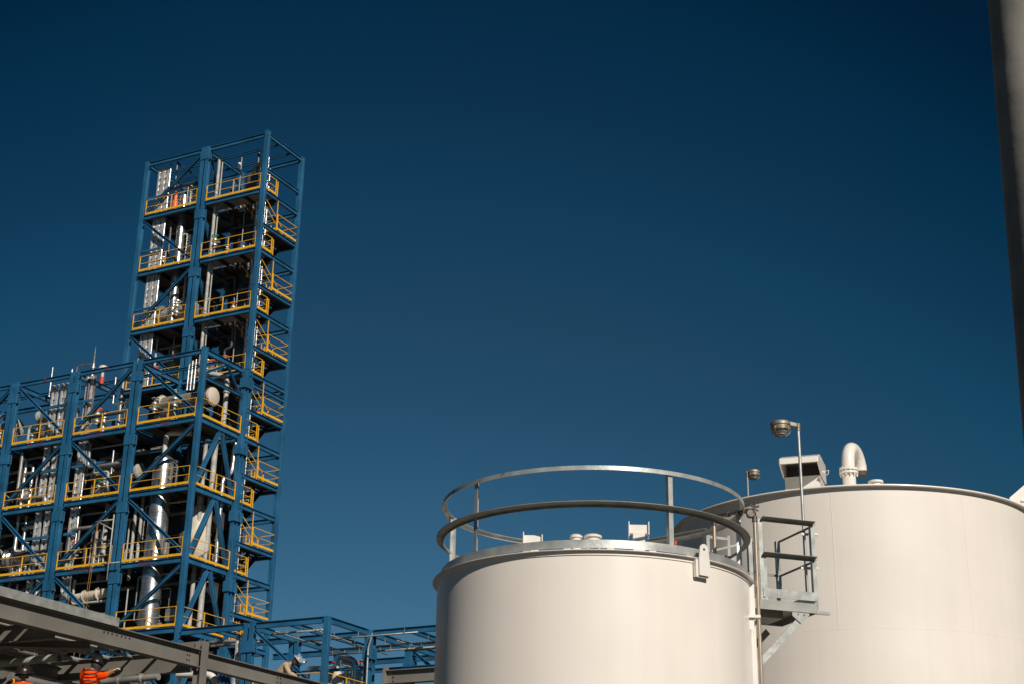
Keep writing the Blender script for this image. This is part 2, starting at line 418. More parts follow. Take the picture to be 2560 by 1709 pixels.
# ---- low frames on the right, same grid
R_ = thing('open_steelwork', 'low blue open steel frame standing between the tower and the white tank', 'steel frame', SP(-8, -2, 0))
zc = 17.33
ZC = zc-.17
for (u, v, dbl) in ((-4.9, -D1, 'u'), (-9.9, -D1, None), (-9.9, 0, 'v'), (-4.9, 0, 'u'), (-9.9, 4.3, 'v'), (-4.9, 4.3, None), (-14.9, 0, None), (-14.9, 4.3, None), (-14.9, 8, None), (-9.9, 8, None)):
    column(R_, u, v, 0, zc, dbl)
for (a, b) in (((-.2, -D1), (-4.6, -D1)), ((-5.3, -D1), (-9.7, -D1)), ((-5.2, 0), (-9.7, 0)), ((-.3, 0), (-4.6, 0)), ((-10.1, 0), (-14.7, 0)), ((-10.1, 4.3), (-14.7, 4.3)), ((-5.1, 4.3), (-9.7, 4.3)), ((-.3, 4.3), (-4.7, 4.3)), ((-5.1, 8), (-9.7, 8)),
               ((-4.9, -D1+.2), (-4.9, -.2)), ((-9.9, -D1+.2), (-9.9, -.4)), ((-9.9, .4), (-9.9, 4.0)), ((-4.9, .2), (-4.9, 4.1)), ((-14.9, .2), (-14.9, 4.1)), ((-9.9, 4.6), (-9.9, 7.8)), ((-7.4, -D1+.1), (-7.4, -.1)), ((-2.4, -D1+.1), (-2.4, -.1)), ((-12.4, .1), (-12.4, 4.2)), ((-7.4, .1), (-7.4, 4.2))):
    beam(R_, SP(*a, ZC-(.003 if a[0] in (-7.4, -2.4, -12.4) else 0)), SP(*b, ZC-(.003 if a[0] in (-7.4, -2.4, -12.4) else 0)), .2, .34 if a[0] not in (-7.4, -2.4, -12.4) else .26)
for (a, b) in ((-5.3, -9.7), (-.3, -4.6)):
    for z in (13.1, 8.8): beam(R_, SP(a, -D1, z), SP(b, -D1, z))
for z in (13.1,):
    beam(R_, SP(-9.9, -D1+.2, z), SP(-9.9, -.4, z)); beam(R_, SP(-5.2, 4.3, z+1.6), SP(-14.7, 4.3, z+1.6), .16, .2)
    deck(R_, -5, -9.8, -D1+.1, -.1, z-.02)
    rail(R_, SP(-5.4, -D1-.06, z+.2), SP(-9.7, -D1-.06, z+.2)); rail(R_, SP(-9.96, -D1+.2, z+.2), SP(-9.96, -.4, z+.2), posts=(.5, 1))
brace(R_, SP(-5.3, -D1, ZC-.3), SP(-9.6, -D1, 13.5), .18)
brace(R_, SP(-10.2, 4.3, ZC-.4), SP(-14.6, 4.3, 13.4), .2); brace(R_, SP(-10.2, 0, 13.6), SP(-14.6, 0, ZC-3), .16)
beam(R_, SP(-10.3, 0, 15.1), SP(-14.7, 0, 15.1), .16, .22)
beam(R_, SP(-5.4, 0, 15.3), SP(-9.6, 0, 15.3), .12, .16); beam(R_, SP(-5.4, 8, 14.9), SP(-9.6, 8, 14.9), .12, .16)
for (u, v, wu, wv) in ((-4.9, -D1, .86, .42), (-9.9, 0, .44, .82), (-4.9, 0, .86, .42), (-9.9, 4.3, .44, .82)): splice(R_, u, v, zc-1.3, wu, wv)
# heat traced conduits slung under the low frame
for i, (a, b, r, m) in enumerate((((-.5, -2.9, 16.75), (-4.0, -2.9, 16.75), .11, 'lag'), ((-.6, -2.2, 16.7), (-4.3, -2.2, 16.7), .08, 'lag'), ((-5.6, -3.3, 16.85), (-9.2, -3.3, 16.85), .06, 'galvd'), ((-5.5, -1.5, 16.7), (-13.8, -1.5, 16.7), .04, 'lag'), ((-6.0, .8, 16.6), (-13.9, .8, 16.6), .045, 'lag'),
            ((-5.3, 2.2, 16.6), (-13.6, 2.2, 16.6), .05, 'galvd'), ((-10.4, 2.9, 16.7), (-13.9, 2.9, 16.7), .1, 'lag'), ((-6.2, -4.0, 16.9), (-6.2, 3.9, 16.75), .03, 'galvd'), ((-8.6, -4.0, 16.85), (-8.6, 3.9, 16.7), .035, 'galvd'), ((-11.2, .2, 16.8), (-11.2, 3.9, 16.8), .03, 'galvd'))):
    p = TM().tube(SP(*a), SP(*b), r, 8)
    for t in (.08, .3, .55, .9):
        q = SP(*a).lerp(SP(*b), t); p.bar(q, V3((q.x, q.y, ZC-.16)), .03, .03)
        p.box(q, r*2.6, r*2.6, .06, U, V)
    w = ('thick lagged', 'second lagged', 'short galvanised', 'long thin front', 'long thin middle', 'long thin rear', 'stubby lagged', 'left crosswise', 'middle crosswise', 'right crosswise')[i]
    p.make('hanging_pipe', m, w+' pipe hung from rods under the roof of the low blue frame', 'pipe', group='pipes hung under the low blue frame')

# ------------------------------------------------------------------ equipment standing in the frames
BAYN = {0: 'corner bay', 1: 'second bay', 2: 'third bay', 3: 'far left bay'}
def where(u, z, tower=False):
    k = 1
    for i, l in enumerate(LV):
        if z < l+.5: k = i+1
    W = ('topmost', 'topmost', 'second', 'third', 'fourth', 'fifth', 'sixth', 'seventh', 'eighth', 'ninth', 'tenth', 'eleventh', 'twelfth')
    if tower: return '%s storey down, %s tower bay' % (W[k], 'right' if u < 5 else 'left')
    return '%s storey down, %s of module' % (W[k-4], BAYN[min(3, max(0, int(u//5)))])
used = {}
def uniq(s):
    n = used.get(s, 0); used[s] = n+1
    if not n: return s
    return s+(', a little further back', ', the thinner one', ', nearest the column', ', lowest of them', ', shortest of them', ', leftmost of them', ', hidden deepest')[min(n-1, 6)]

def tray(u, v, z1, z0, w=.36, lab=''):
    t = thing('cable_tray', lab, 'cable tray', SP(u, v, z0), 'vertical bright cable trays')
    n_ = 1
    for s_ in (-1, 1): MB().bar(SP(u+s_*w/2, v, z0), SP(u+s_*w/2, v, z1), .13, .1, V).build('side_rail', 'tray', t)
    m = MB(); z = z0+.15
    while z < z1:
        m.bar(SP(u-w/2, v, z), SP(u+w/2, v, z), .06, .2); z += .46
    m.bar(SP(u, v+.02, z0+.1), SP(u, v+.02, z1-.1), .05, .03, V)
    m.build('rungs', 'tray', t)
    m = MB()
    for k in (-.09, .06): m.tube(SP(u+k, v+.03, z0+.05), SP(u+k, v+.03, z1-.05), .03, 6)
    m.build('cables', 'dark', t)
    return t
tray(9.05, .35, 50.3, 34.3, .34, 'bright vertical cable tray at the left column of the tower')
tray(8.6, .35, 50.3, 34.3, .34, 'bright vertical cable tray second from the left tower column, with a silver riser beside it')
TM().tube(SP(8.28, .35, 34), SP(8.28, .35, 50.5), .08, 10).make('pipe_riser', 'silver', 'brightest silver riser pipe running up beside the tower cable trays', 'pipe')
for k in range(0, 4): MB().bar(SP(9.85, .12, HALF[k]-.1), SP(8.2, .12, HALF[k]-.1), .12, .14).build('tray_bracket', 'blue', T)
zc8 = 12.0
tray(12.05, -D1+.5, 33.75, zc8, .36, 'left one of the paired bright cable trays in the third bay of the lower module')
tray(11.3, -D1+.5, 33.75, zc8, .36, 'right one of the paired bright cable trays in the third bay of the lower module')
tray(9.25, -D1+.5, 33.9, zc8, .4, 'single bright cable tray just right of a double column in the lower module')
tray(-4.0, -3.9, 16.9, 8.5, .36, 'short cable tray standing left of the double column of the low blue frame')
TM().tube(SP(8.85, -D1+.5, 12), SP(8.85, -D1+.5, 33.9), .07, 8).make('pipe_riser', 'silver', 'silver riser pipe alongside the single cable tray of the lower module', 'pipe')
for k in range(4, 8):
    for (a, b) in ((12.6, 10.4), (9.6, 8.7)):
        MB().bar(SP(a, -D1+.25, (LV[k]+LV[k+1])/2+.3), SP(b, -D1+.25, (LV[k]+LV[k+1])/2+.3), .12, .16).build('tray_bracket', 'blue', B)

def vessel(cx, v, r, z0, z1, m, lab, name='process_column', dome=True, sub=True, par=None):
    ctr = SP(cx, v, z0)
    t = thing(name, lab, 'process vessel', ctr)
    H = z1-z0; pr = [(0, 0), (r, 0), (r, H)]
    if dome: pr += [(r*cos(a), H+r*.6*sin(a)) for a in (radians(x) for x in (15, 30, 45, 60, 75, 89.9))]
    else: pr.append((0, H))
    MB().lathe(ctr, UP, pr, 40).build('shell', m, t)
    if sub:
        b = MB(); z = 1.
        while z < H:
            b.lathe(ctr+UP*z, UP, [(r, -.03), (r+.015, -.03), (r+.015, .03), (r, .03)], 40); z += 1.24
        b.build('cladding_bands', m, t)
    return t
def hx(a, b, r, m, lab, ends='lag', name='heat_exchanger', legs=.6, nozz=True):
    t = thing(name, lab, 'heat exchanger', (a+b)/2-UP*(r+legs))
    MB().tube(a, b, r, 28).build('shell', m, t)
    d = (b-a).normalized()
    for p, s_ in ((a, -1), (b, 1)):
        e = MB(); e.lathe(p, d*s_, [(0, -.02), (r*1.22, -.02), (r*1.22, .08), (r*1.02, .08), (r*1.02, .3), (r*1.2, .3), (r*1.2, .4), (r*.98, .42), (r*.75, .56), (r*.4, .63), (0, .65)] if s_ > 0 else [(0, -.02), (r*1.22, -.02), (r*1.22, .16), (r*1.15, .18), (0, .19)], 28)
        for i in range(20):
            an = 2*pi*i/20; x = UP.cross(d).normalized()
            q = p+d*s_*.1+(x*cos(an)+UP*sin(an))*r*1.13
            e.box(q, .05, .05, .22, U, d.cross(U).normalized() if abs(d.dot(U)) < .5 else V)
        e.build('end_cover', ends, t)
    f = MB()
    for k in (.22, .78):
        q = a.lerp(b, k); f.box(q-UP*(r+legs/2), .22, r*1.2, legs+.3, U, V)
        if nozz:
            f.tube(q+UP*(r-.05), q+UP*(r+.35), r*.22, 10); f.tube(q+UP*(r+.33), q+UP*(r+.38), r*.36, 12)
    f.build('saddle', 'pipe', t)
    return t
def pipe(pts, r, m, lab, name='process_pipe', flanges=True, bend=None, cat='pipe', group=None):
    t = TM().path(pts, r, 10, bend)
    if flanges:
        a, b = V3(pts[0]), V3(pts[1]); d = (b-a)
        if d.length > 1:
            for k in (.3, .7):
                q = a+d*k; t.tube(q-d.normalized()*.03, q+d.normalized()*.03, r*1.45, 10)
    return t.make(name, m, lab, cat, group=group)

# tower column with polished cladding (left bay), drum, horizontal tank
vessel(7.25, .85, .30, 38.4, 48.0, 'chrome', 'polished silver process column standing in the left bay at the top of the tower')
vessel(6.0, .75, .45, 42.6, 44.6, 'chrome', 'short polished drum right of the tall column in the left bay of the tower', 'process_drum')
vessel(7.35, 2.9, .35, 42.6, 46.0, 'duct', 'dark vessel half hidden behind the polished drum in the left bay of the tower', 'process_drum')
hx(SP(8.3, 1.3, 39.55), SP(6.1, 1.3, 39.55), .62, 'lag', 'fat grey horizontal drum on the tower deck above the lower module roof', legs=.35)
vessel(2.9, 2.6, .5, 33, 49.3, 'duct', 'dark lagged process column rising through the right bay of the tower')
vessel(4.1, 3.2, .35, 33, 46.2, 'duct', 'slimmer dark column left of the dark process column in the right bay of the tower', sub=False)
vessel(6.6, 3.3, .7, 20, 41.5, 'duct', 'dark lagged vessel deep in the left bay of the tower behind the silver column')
vessel(8.2, 2.6, .45, 33, 37.9, 'lag', 'grey lagged vessel deep in the left bay of the tower above the module roof')
pipe([SP(4.25, .5, 12), SP(4.25, .5, 50.3)], .11, 'pipe', 'long pale grey riser running the full height of the tower beside its middle column', 'pipe_riser')
pipe([SP(4.05, .6, 12), SP(4.05, .6, 49.9)], .05, 'galvd', 'thin galvanised riser close to the long grey riser of the tower', 'pipe_riser')
for i, (u, v, r) in enumerate(((1.1, .9, .09), (.55, 1.25, .05), (-.12+.45, .75, .045))):
    for k in range(0, 8):
        zt_ = LV[k]-(.5 if k else 2.0); zb_ = LV[k+1]+.6
        if i == 2: zt_ = LV[k]-(1.4 if k == 0 else .3)
        pipe([SP(u, v, zb_), SP(u, v, zt_)], r, 'silver', 'silver %s pipe %s' % (('stub', 'thin', 'slender')[i], where(.5, zb_, True)), 'pipe_riser', cat='pipe', group='silver risers beside the stair')
# small gear on each tower level
def valve_cluster(p, lab, m='galv', hw='red', s_=1.):
    t = thing('valve', lab, 'valve', p, 'hand wheel valves on the decks')
    MB().tube(p, p+UP*.5*s_, .06*s_, 8).tube(p+UP*.1*s_, p+UP*.16*s_, .13*s_, 10).tube(p+UP*.36*s_, p+UP*.42*s_, .13*s_, 10).tube(p+UP*.25*s_-U*.25*s_, p+UP*.25*s_+U*.25*s_, .05*s_, 8).build('body', m, t)
    w = MB(); q = p+UP*.6*s_
    for i in range(12):
        a = 2*pi*i/12; b = 2*pi*(i+1)/12; w.bar(q+(U*cos(a)+V*sin(a))*.14*s_, q+(U*cos(b)+V*sin(b))*.14*s_, .03*s_, .03*s_)
    w.bar(q-U*.14*s_, q+U*.14*s_, .02*s_, .02*s_); w.tube(p+UP*.5*s_, q, .02*s_, 6)
    w.build('hand_wheel', hw, t)
    return t
rr = random.Random(3)
cols = ('red', 'orange', 'green', 'galv', 'blue')
adj = {'red': 'red', 'orange': 'orange', 'green': 'green', 'galv': 'grey', 'blue': 'blue'}
occ = {}
for k in range(1, 8):
    for (ub, lo, hi) in (('l', 5.8, 9.2), ('r', .8, 4.3)):
        for n in range(3):
            u = rr.uniform(lo, hi); v = rr.uniform(.5, 1.4); cc = rr.choice(cols)
            if (k, ub, cc) in occ: continue
            occ[(k, ub, cc)] = 1
            valve_cluster(SP(u, v, LV[k]+.25+rr.uniform(0, .8)), 'small valve with %s hand wheel %s' % (adj[cc], where(u, LV[k]+.6, True)), hw=cc, s_=rr.uniform(1, 1.7))
for k in range(4, 8):
    for i in range(4):
        for n in range(3):
            u = 5*i+rr.uniform(.7, 4.3); v = -D1+rr.uniform(.5, 1.5); cc = rr.choice(cols)
            if (k, i, cc) in occ: continue
            occ[(k, i, cc)] = 1
            valve_cluster(SP(u, v, LV[k+1]+.25+rr.uniform(0, 1.)), 'small valve with %s hand wheel %s' % (adj[cc], where(u, LV[k+1]+.6)), hw=cc, s_=rr.uniform(1, 1.8))
# relief valve stack seen in the orange of the tower top
t = thing('relief_valve', 'orange relief valve beside the silver column at the top of the tower', 'valve', SP(7.95, .8, 46.8))
MB().lathe(SP(7.95, .8, 46.8), UP, [(0, 0), (.16, 0), (.2, .2), (.2, .9), (.12, 1.1), (.12, 1.6), (.05, 1.75), (0, 1.8)], 14).build('body', 'orange', t)
# floodlight and hoist rails at the roof of the tower
t = thing('floodlight', 'long grey floodlight hanging under the roof of the tower', 'floodlight', SP(2.0, 1.7, 49.4))
MB().box(SP(2.0, 1.7, 49.5), 1.1, .35, .12, (U*.8+V*.6).normalized(), (V*.8-U*.6).normalized()).build('housing', 'galvd', t)
MB().bar(SP(2.0, 1.7, 49.55), SP(2.0, 1.7, 50.5), .04, .04).build('hanger', 'dark', t)
t = thing('junction_drum', 'small white drum hung under the tower roof', 'instrument', SP(3.1, 1.2, 49.5))
MB().tube(SP(3.1, 1.2, 49.45), SP(3.1, 1.2, 49.8), .11, 12).build('body', 'white', t); MB().bar(SP(3.1, 1.2, 49.8), SP(3.1, 1.2, 50.5), .03, .03).build('hanger', 'dark', t)
# lower module: heat exchanger with blank cover by the corner
hx(SP(.3, -2.9, 31.55), SP(3.9, -2.9, 31.55), .44, 'lag', 'long grey heat exchanger with pale round end cover behind the corner column', 'beige', legs=.8)
hx(SP(11.2, -2.9, 32.1), SP(13.6, -2.9, 32.1), .34, 'lag', 'upper one of two stacked heat exchangers behind the third bay railing', 'pipe')
hx(SP(11.2, -2.9, 30.9), SP(13.7, -2.9, 30.9), .36, 'lag', 'lower one of two stacked heat exchangers behind the third bay railing', 'pipe')
hx(SP(5.6, -2.6, 27.6), SP(8.6, -2.6, 27.6), .38, 'lag', 'grey heat exchanger with banded shell in the second bay, second storey of the module', 'pipe')
hx(SP(11., -2.8, 26.9), SP(14.2, -2.8, 26.9), .5, 'lag', 'fat beige grey drum behind the paired trays, second storey of the module', 'lag', 'process_drum')
hx(SP(10.9, -3.0, 22.9), SP(14.4, -3.0, 22.9), .62, 'chrome', 'large polished horizontal drum in the third bay, third storey of the module', 'chrome', 'process_drum')
hx(SP(6.0, -2.4, 22.3), SP(8.3, -2.4, 22.3), .45, 'lag', 'low grey drum behind the second bay railing, third storey of the module', 'pipe', 'process_drum')
hx(SP(16, -2.8, 31.7), SP(19, -2.8, 31.7), .45, 'lag', 'grey heat exchanger at the left edge of the picture, upper storey of the module', 'pipe')
hx(SP(16, -2.8, 23.), SP(19, -2.8, 23.), .55, 'lag', 'grey heat exchanger at the left edge of the picture, lower storey of the module', 'pipe')
# the big polished column near the corner
pa = onV(*c(3, 430, 1470), -3.45); r0 = (pa-C0)
uc = r0.dot(U)
vessel(uc, -3.38, .6, 8.6, 27.7, 'chrome', 'large polished silver column standing behind the corner bay of the lower module')
top = SP(uc, -3.42, 28.0)
pipe([top, top+UP*1.45, SP(uc-1.5, -3.0, 29.35)], .15, 'beige', 'cream elbow pipe rising from the head of the big polished column', bend=.4, flanges=False)
t = thing('level_gauge', 'wire caged gauge on the side of the big polished column', 'gauge', SP(uc-.9, -2.7, 27.2))
m = MB()
for i in range(10):
    a = 2*pi*i/10; m.bar(SP(uc-.8, -3.6, 27.0)+(U*cos(a)*.45+UP*sin(a)*.5), SP(uc-.8, -3.6, 27.0)+(U*cos(a+.63)*.45+UP*sin(a+.63)*.5), .03, .03)
    m.bar(SP(uc-.8, -3.6, 27.0), SP(uc-.8, -3.6, 27.0)+(U*cos(a)*.45+UP*sin(a)*.5), .02, .02)
m.build('cage', 'galvd', t)
# white tapered vessel behind the side face
t = thing('surge_drum', 'tall cream egg shaped vessel with manhole cover seen through the side bracing of the module', 'process vessel', SP(1.0, -1.6, 21.6))
pv = SP(1.25, -1.9, 21.7)
MB().lathe(pv, UP, [(0, .1), (.5, .15), (.75, .5), (.8, 1.2), (.74, 2.0), (.55, 2.8), (.35, 3.3), (.2, 3.5), (.2, 4.)], 32).build('shell', 'beige', t)
MB().lathe(pv+UP*1.3+U*.1-V*.72, -V, [(0, .25), (.45, .25), (.45, .12), (.35, .1), (.35, -.2)], 24).build('manhole_cover', 'beige', t)
MB().bar(pv-U*.5, pv-U*.5+UP*.4, .15, .15).bar(pv+U*.5, pv+U*.5+UP*.4, .15, .15).bar(pv-U*.5-UP*.1, pv+U*.5-UP*.1, .2, .2).build('leg', 'beige', t)
# pipes around the side face
pipe([SP(.5, -1.9, 17.4), SP(.5, -1.9, 29.3)], .17, 'pipe', 'thick pale grey riser behind the side bracing of the module', 'pipe_riser')
pipe([SP(.9, -2.3, 17.4), SP(.9, -2.3, 29.0)], .13, 'pipe', 'second grey riser left of the thick pale riser in the module', 'pipe_riser')
pipe([SP(.35, -1.1, 21.5), SP(.35, -1.1, 27.0), SP(.35, -.3, 27.5), SP(.35, -.2, 29.4)], .14, 'silver', 'bright silver pipe with a double elbow behind the side bracing of the module', bend=.4)
pipe([SP(.6, -1.2, 30), SP(.6, -1.2, 33.4), SP(1.6, -1.8, 33.6), SP(2.4, -2.2, 33.5)], .15, 'pipe', 'grey gooseneck pipe standing in the top storey of the side face', bend=.45)
# silver risers at the left
for (u, z1, r, w) in ((14.1, 29.4, .13, 'bright silver riser with an elbow at the left edge'), (13.45, 28.9, .10, 'thinner silver riser second from the left edge')):
    pipe([SP(u, -D1+.9, 9), SP(u, -D1+.9, z1-.2), SP(u+.8, -D1+1.2, z1)], r, 'silver', w+' of the picture in the module', 'pipe_riser')
pipe([SP(7.3, -3.0, 21.6), SP(7.3, -3.0, 26)], .15, 'pipe', 'pale grey riser in the second bay of the third storey', 'pipe_riser')
pipe([SP(6.1, -3.3, 22), SP(6.1, -3.3, 33.0)], .07, 'silver', 'slim silver riser in the second bay of the module', 'pipe_riser')
pipe([SP(6.6, -3.2, 29.9), SP(6.6, -3.2, 32.2)], .14, 'silver', 'thick short silver riser on the upper deck of the second bay', 'pipe_riser')
pipe([SP(8.1, -3.4, 29.9), SP(8.1, -3.4, 31.6)], .18, 'silver', 'stout silver standpipe on the upper deck of the second bay', 'pipe_riser')
pipe([SP(9.3, -2.4, 28.4), SP(6.3, -2.4, 28.7), SP(6.3, -2.4, 29.3)], .12, 'pipe', 'grey cross pipe under the upper deck of the second bay')
pipe([SP(8.4, -3.4, 27.8), SP(5.8, -3.4, 28.0), SP(5.8, -3.4, 26)], .16, 'lag', 'lagged cross pipe with a drop leg in the second storey of the second bay')
pipe([SP(4.4, -3.3, 25.7), SP(4.4, -3.3, 21.5)], .1, 'pipe', 'grey riser just right of the second column in the third storey', 'pipe_riser')
pipe([SP(8.6, -3.5, 19.9), SP(6.0, -3.5, 20.1)], .28, 'beige', 'pinkish beige fat cross pipe in the fourth storey of the second bay')
pipe([SP(13.6, -3.4, 24.7), SP(12.2, -3.4, 24.8), SP(12.2, -3.4, 24.0)], .16, 'chrome', 'polished elbow pipe above the large polished horizontal drum')
# stack of small vents above the module roof
t = thing('vent_stack', 'slim vent stack with swan neck pipe rising above the module roof', 'vent', SP(8.2, -2.6, 31))
pv = onV(*c(4, 1125, 420), -2.6)
MB().tube(V3((pv.x, pv.y, 33.2)), V3((pv.x, pv.y, pv.z+1.0)), .12, 10).tube(V3((pv.x, pv.y, pv.z+1.0)), V3((pv.x, pv.y, pv.z+2.2)), .07, 8, .02).tube(V3((pv.x, pv.y, pv.z+.7)), V3((pv.x, pv.y, pv.z+.78)), .2, 12).build('stack', 'silver', t)
MB().path([V3((pv.x, pv.y, pv.z+1.0)), V3((pv.x, pv.y, pv.z+1.0))+U*1.35+UP*.1, V3((pv.x, pv.y, pv.z-1.2))+U*1.4], .07, 8, .3).build('swan_neck', 'silver', t)
t = thing('roof_vent', 'mushroom shaped vent with red base beside the vent stack on the module roof', 'vent', V3((pv.x, pv.y, 33.6))-U*.85)
q = V3((pv.x, pv.y, 33.9))-U*.85
MB().tube(q, q+UP*.9, .1, 10).lathe(q+UP*.8, UP, [(0, 0), (.28, 0), (.3, .15), (.22, .3), (0, .38)], 16).build('cowl', 'beige', t)
MB().tube(q-UP*.1, q+UP*.35, .14, 10).build('base', 'red', t)
# rods standing through decks
for i, (n_, x, y, h, v) in enumerate(((4, 600, 640, 2.0, -2.4), (4, 835, 700, 2.2, -2.0), (5, 1320, 160, 1.5, -3.6), (3, 870, 450, 2.2, -2.6), (3, 720, 560, 1.6, -2.4), (3, 760, 560, 1.9, -2.4), (3, 800, 560, 2.0, -2.4))):
    q = onV(*c(n_, x, y), v); pipe([q, q+UP*h], .07, 'silver', ('pale rod standing left of the paired trays', 'silver standpipe right of the paired trays', 'thin rod above the banded heat exchanger', 'dark topped rod left of the corner column', 'first of three nozzles on the corner heat exchanger', 'middle nozzle on the corner heat exchanger', 'right nozzle on the corner heat exchanger')[i], 'standpipe', flanges=False)
# scaffold davit with hoist ropes
q = onV(*c(5, 1350, 700), -D1-.5)
t = thing('rope_davit', 'small scaffold tube davit with orange ropes in front of the second bay', 'davit', q-UP*3.4)
MB().tube(q+UP*.3, q-UP*3.6, .04, 8).tube(q, q+U*1.35, .04, 8).tube(q-UP*.6, q+U*1.2, .03, 8).tube(q-UP*2.6-U*.8, q-UP*2.6+U*.5, .04, 8).build('mast', 'pipe', t)
MB().path([q+U*1.2, q+U*1.4-UP*4., q+U*1.9-UP*8.5], .014, 5).path([q+U*1.15, q+U*1.25-UP*4, q+U*1.4-UP*8.5], .014, 5).build('rope', 'cuff', t)
for i, (n_, x, y, h) in enumerate(((6, 150, 570, 3.2), (6, 205, 430, 4.6), (19, 740, 935, 4.0))):
    q = onV(*c(n_, x, y), -3.5); pipe([q, q-UP*h], (.05, .1, .045)[i], 'pipe', ('scaffold tube right of the second column', 'grey standpipe behind the scaffold tube', 'lowest scaffold tube beside the polished column')[i], 'scaffold_tube', flanges=False)

# dense dark plant deep in the frames
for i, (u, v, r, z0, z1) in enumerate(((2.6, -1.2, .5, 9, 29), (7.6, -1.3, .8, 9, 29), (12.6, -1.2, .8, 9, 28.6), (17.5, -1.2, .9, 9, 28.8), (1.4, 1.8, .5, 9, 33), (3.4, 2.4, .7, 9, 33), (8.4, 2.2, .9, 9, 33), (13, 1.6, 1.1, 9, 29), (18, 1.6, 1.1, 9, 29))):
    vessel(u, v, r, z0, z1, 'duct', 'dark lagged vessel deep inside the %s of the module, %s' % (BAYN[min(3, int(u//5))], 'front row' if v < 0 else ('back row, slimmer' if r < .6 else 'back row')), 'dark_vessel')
for i in range(4):
    for k in range(5, 9):
        if i == 0 and k < 6: continue
        zz = LV[k]-1.2; u0 = 5*i
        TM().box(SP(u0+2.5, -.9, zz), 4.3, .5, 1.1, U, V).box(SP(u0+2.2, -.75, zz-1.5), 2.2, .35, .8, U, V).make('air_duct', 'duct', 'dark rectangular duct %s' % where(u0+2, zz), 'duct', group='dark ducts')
        pipe([SP(u0+.6, -1.9, zz+.5), SP(u0+4.4, -1.9, zz+.5)], .13, 'lag', 'dim lagged header pipe under the deck %s' % where(u0+2, zz), 'header_pipe')
        pipe([SP(u0+.7, -3.2, zz+.75), SP(u0+4.2, -3.2, zz+.75), SP(u0+4.2, -3.2, zz-1.8)], .06, 'galvd', 'thin grey branch pipe %s' % where(u0+2, zz), 'branch_pipe')
for k in range(1, 8):
    zz = LV[k]-1.1
    TM().box(SP(3.5, 3.2, zz), 2.2, .8, .9, U, V).box(SP(3.6, 2.3, zz-.2), .5, 1.2, .5, U, V).make('air_duct', 'dark', 'black duct box %s' % where(2, zz, True), 'duct', group='dark ducts')
    TM().box(SP(7.6, 3.3, zz), 3.8, .7, .9, U, V).make('air_duct', 'duct', 'dark duct box %s' % where(7, zz, True), 'duct', group='dark ducts')
    pipe([SP(9.0, 2.0, zz+.6), SP(5.6, 2.0, zz+.6), SP(5.6, 2.0, zz-2.2)], .09, 'lag', 'lagged branch pipe %s' % where(7, zz, True), 'branch_pipe')
    pipe([SP(4.4, 1.9, zz+.5), SP(3.2, 1.9, zz+.5), SP(3.0, 1.9, zz-2.5)], .1, 'duct', 'dark branch pipe %s' % where(2, zz, True), 'branch_pipe')
lp = random.Random(21)
KIN = (('silver', 'bright silver', .06), ('pipe', 'pale grey', .08), ('lag', 'lagged grey', .11), ('galvd', 'thin galvanised', .035), ('duct', 'dark', .09))
def loops(u0, u1, vf, zd, H, wh, kinds, tw=False):
    for (m_, ad_, r) in kinds:
        a = lp.uniform(u0, u1); b = lp.uniform(u0, u1); h = lp.uniform(.4, H*.75); v = vf+lp.uniform(.25, 1.2)
        if abs(a-b) < .5: b = a+.7 if a < (u0+u1)/2 else a-.7
        up = tw or lp.random() > .5
        pts = [SP(a, v, zd+.2), SP(a, v, zd+h), SP(b, v, zd+h), SP(b, v, zd+(H if up else .2))]
        pipe(pts, r, m_, '%s looped pipe %s' % (ad_, wh), 'looped_pipe', bend=r*3, group='looped pipes on the decks')
for k in range(4, 8):
    for i in range(4): loops(5*i+.6, 5*i+4.4, -D1 if i else -D1+1., LV[k+1], LV[k]-LV[k+1]-.3, where(5*i+2, LV[k+1]+.6), ((KIN[0], KIN[2], KIN[3], KIN[4]) if (i+k) % 2 else (KIN[1], KIN[2], KIN[4])) if i else (KIN[4], KIN[3]))
for k in range(0, 7):
    loops(5.6, 9.4, .2, LV[k+1], LV[k]-LV[k+1]-.3, where(7, LV[k+1]+.6, True), (KIN[1], KIN[4], KIN[3]), True)
    loops(.8, 4.2, .6, LV[k+1], LV[k]-LV[k+1]-.3, where(2, LV[k+1]+.6, True), (KIN[4], KIN[3]), True)
for k in range(4, 8):
    for i in range(4):
        for n, (m_, w) in enumerate((('lag', 'grey panel box'), ('blue', 'blue equipment skid'))):
            u = 5*i+lp.uniform(1, 4); wh = where(5*i+2, LV[k+1]+.6)
            q = SP(u, -D1+lp.uniform(.9, 1.6), LV[k+1]+.2)
            if n == 0: TM().box(q+UP*.9, .5, .25, .7, U, V).bar(q, q+UP*.6, .06, .06).bar(q+U*.18+UP*1.25, q+U*.18+UP*1.9, .03, .03).make('panel_box', m_, '%s on a short post %s' % (w, wh), 'control box', group='control boxes on the decks')
            else: TM().box(q+UP*.12, 1.5, .12, .2, U, V).box(q+UP*.12+V*.7, 1.5, .12, .2, U, V).box(q+UP*.12+U*.7+V*.35, .12, .58, .2, U, V).box(q+UP*.6+U*.3, .12, .12, .75, U, V).make('equipment_skid', m_, '%s %s' % (w, wh), 'skid', group='blue skids on the decks')
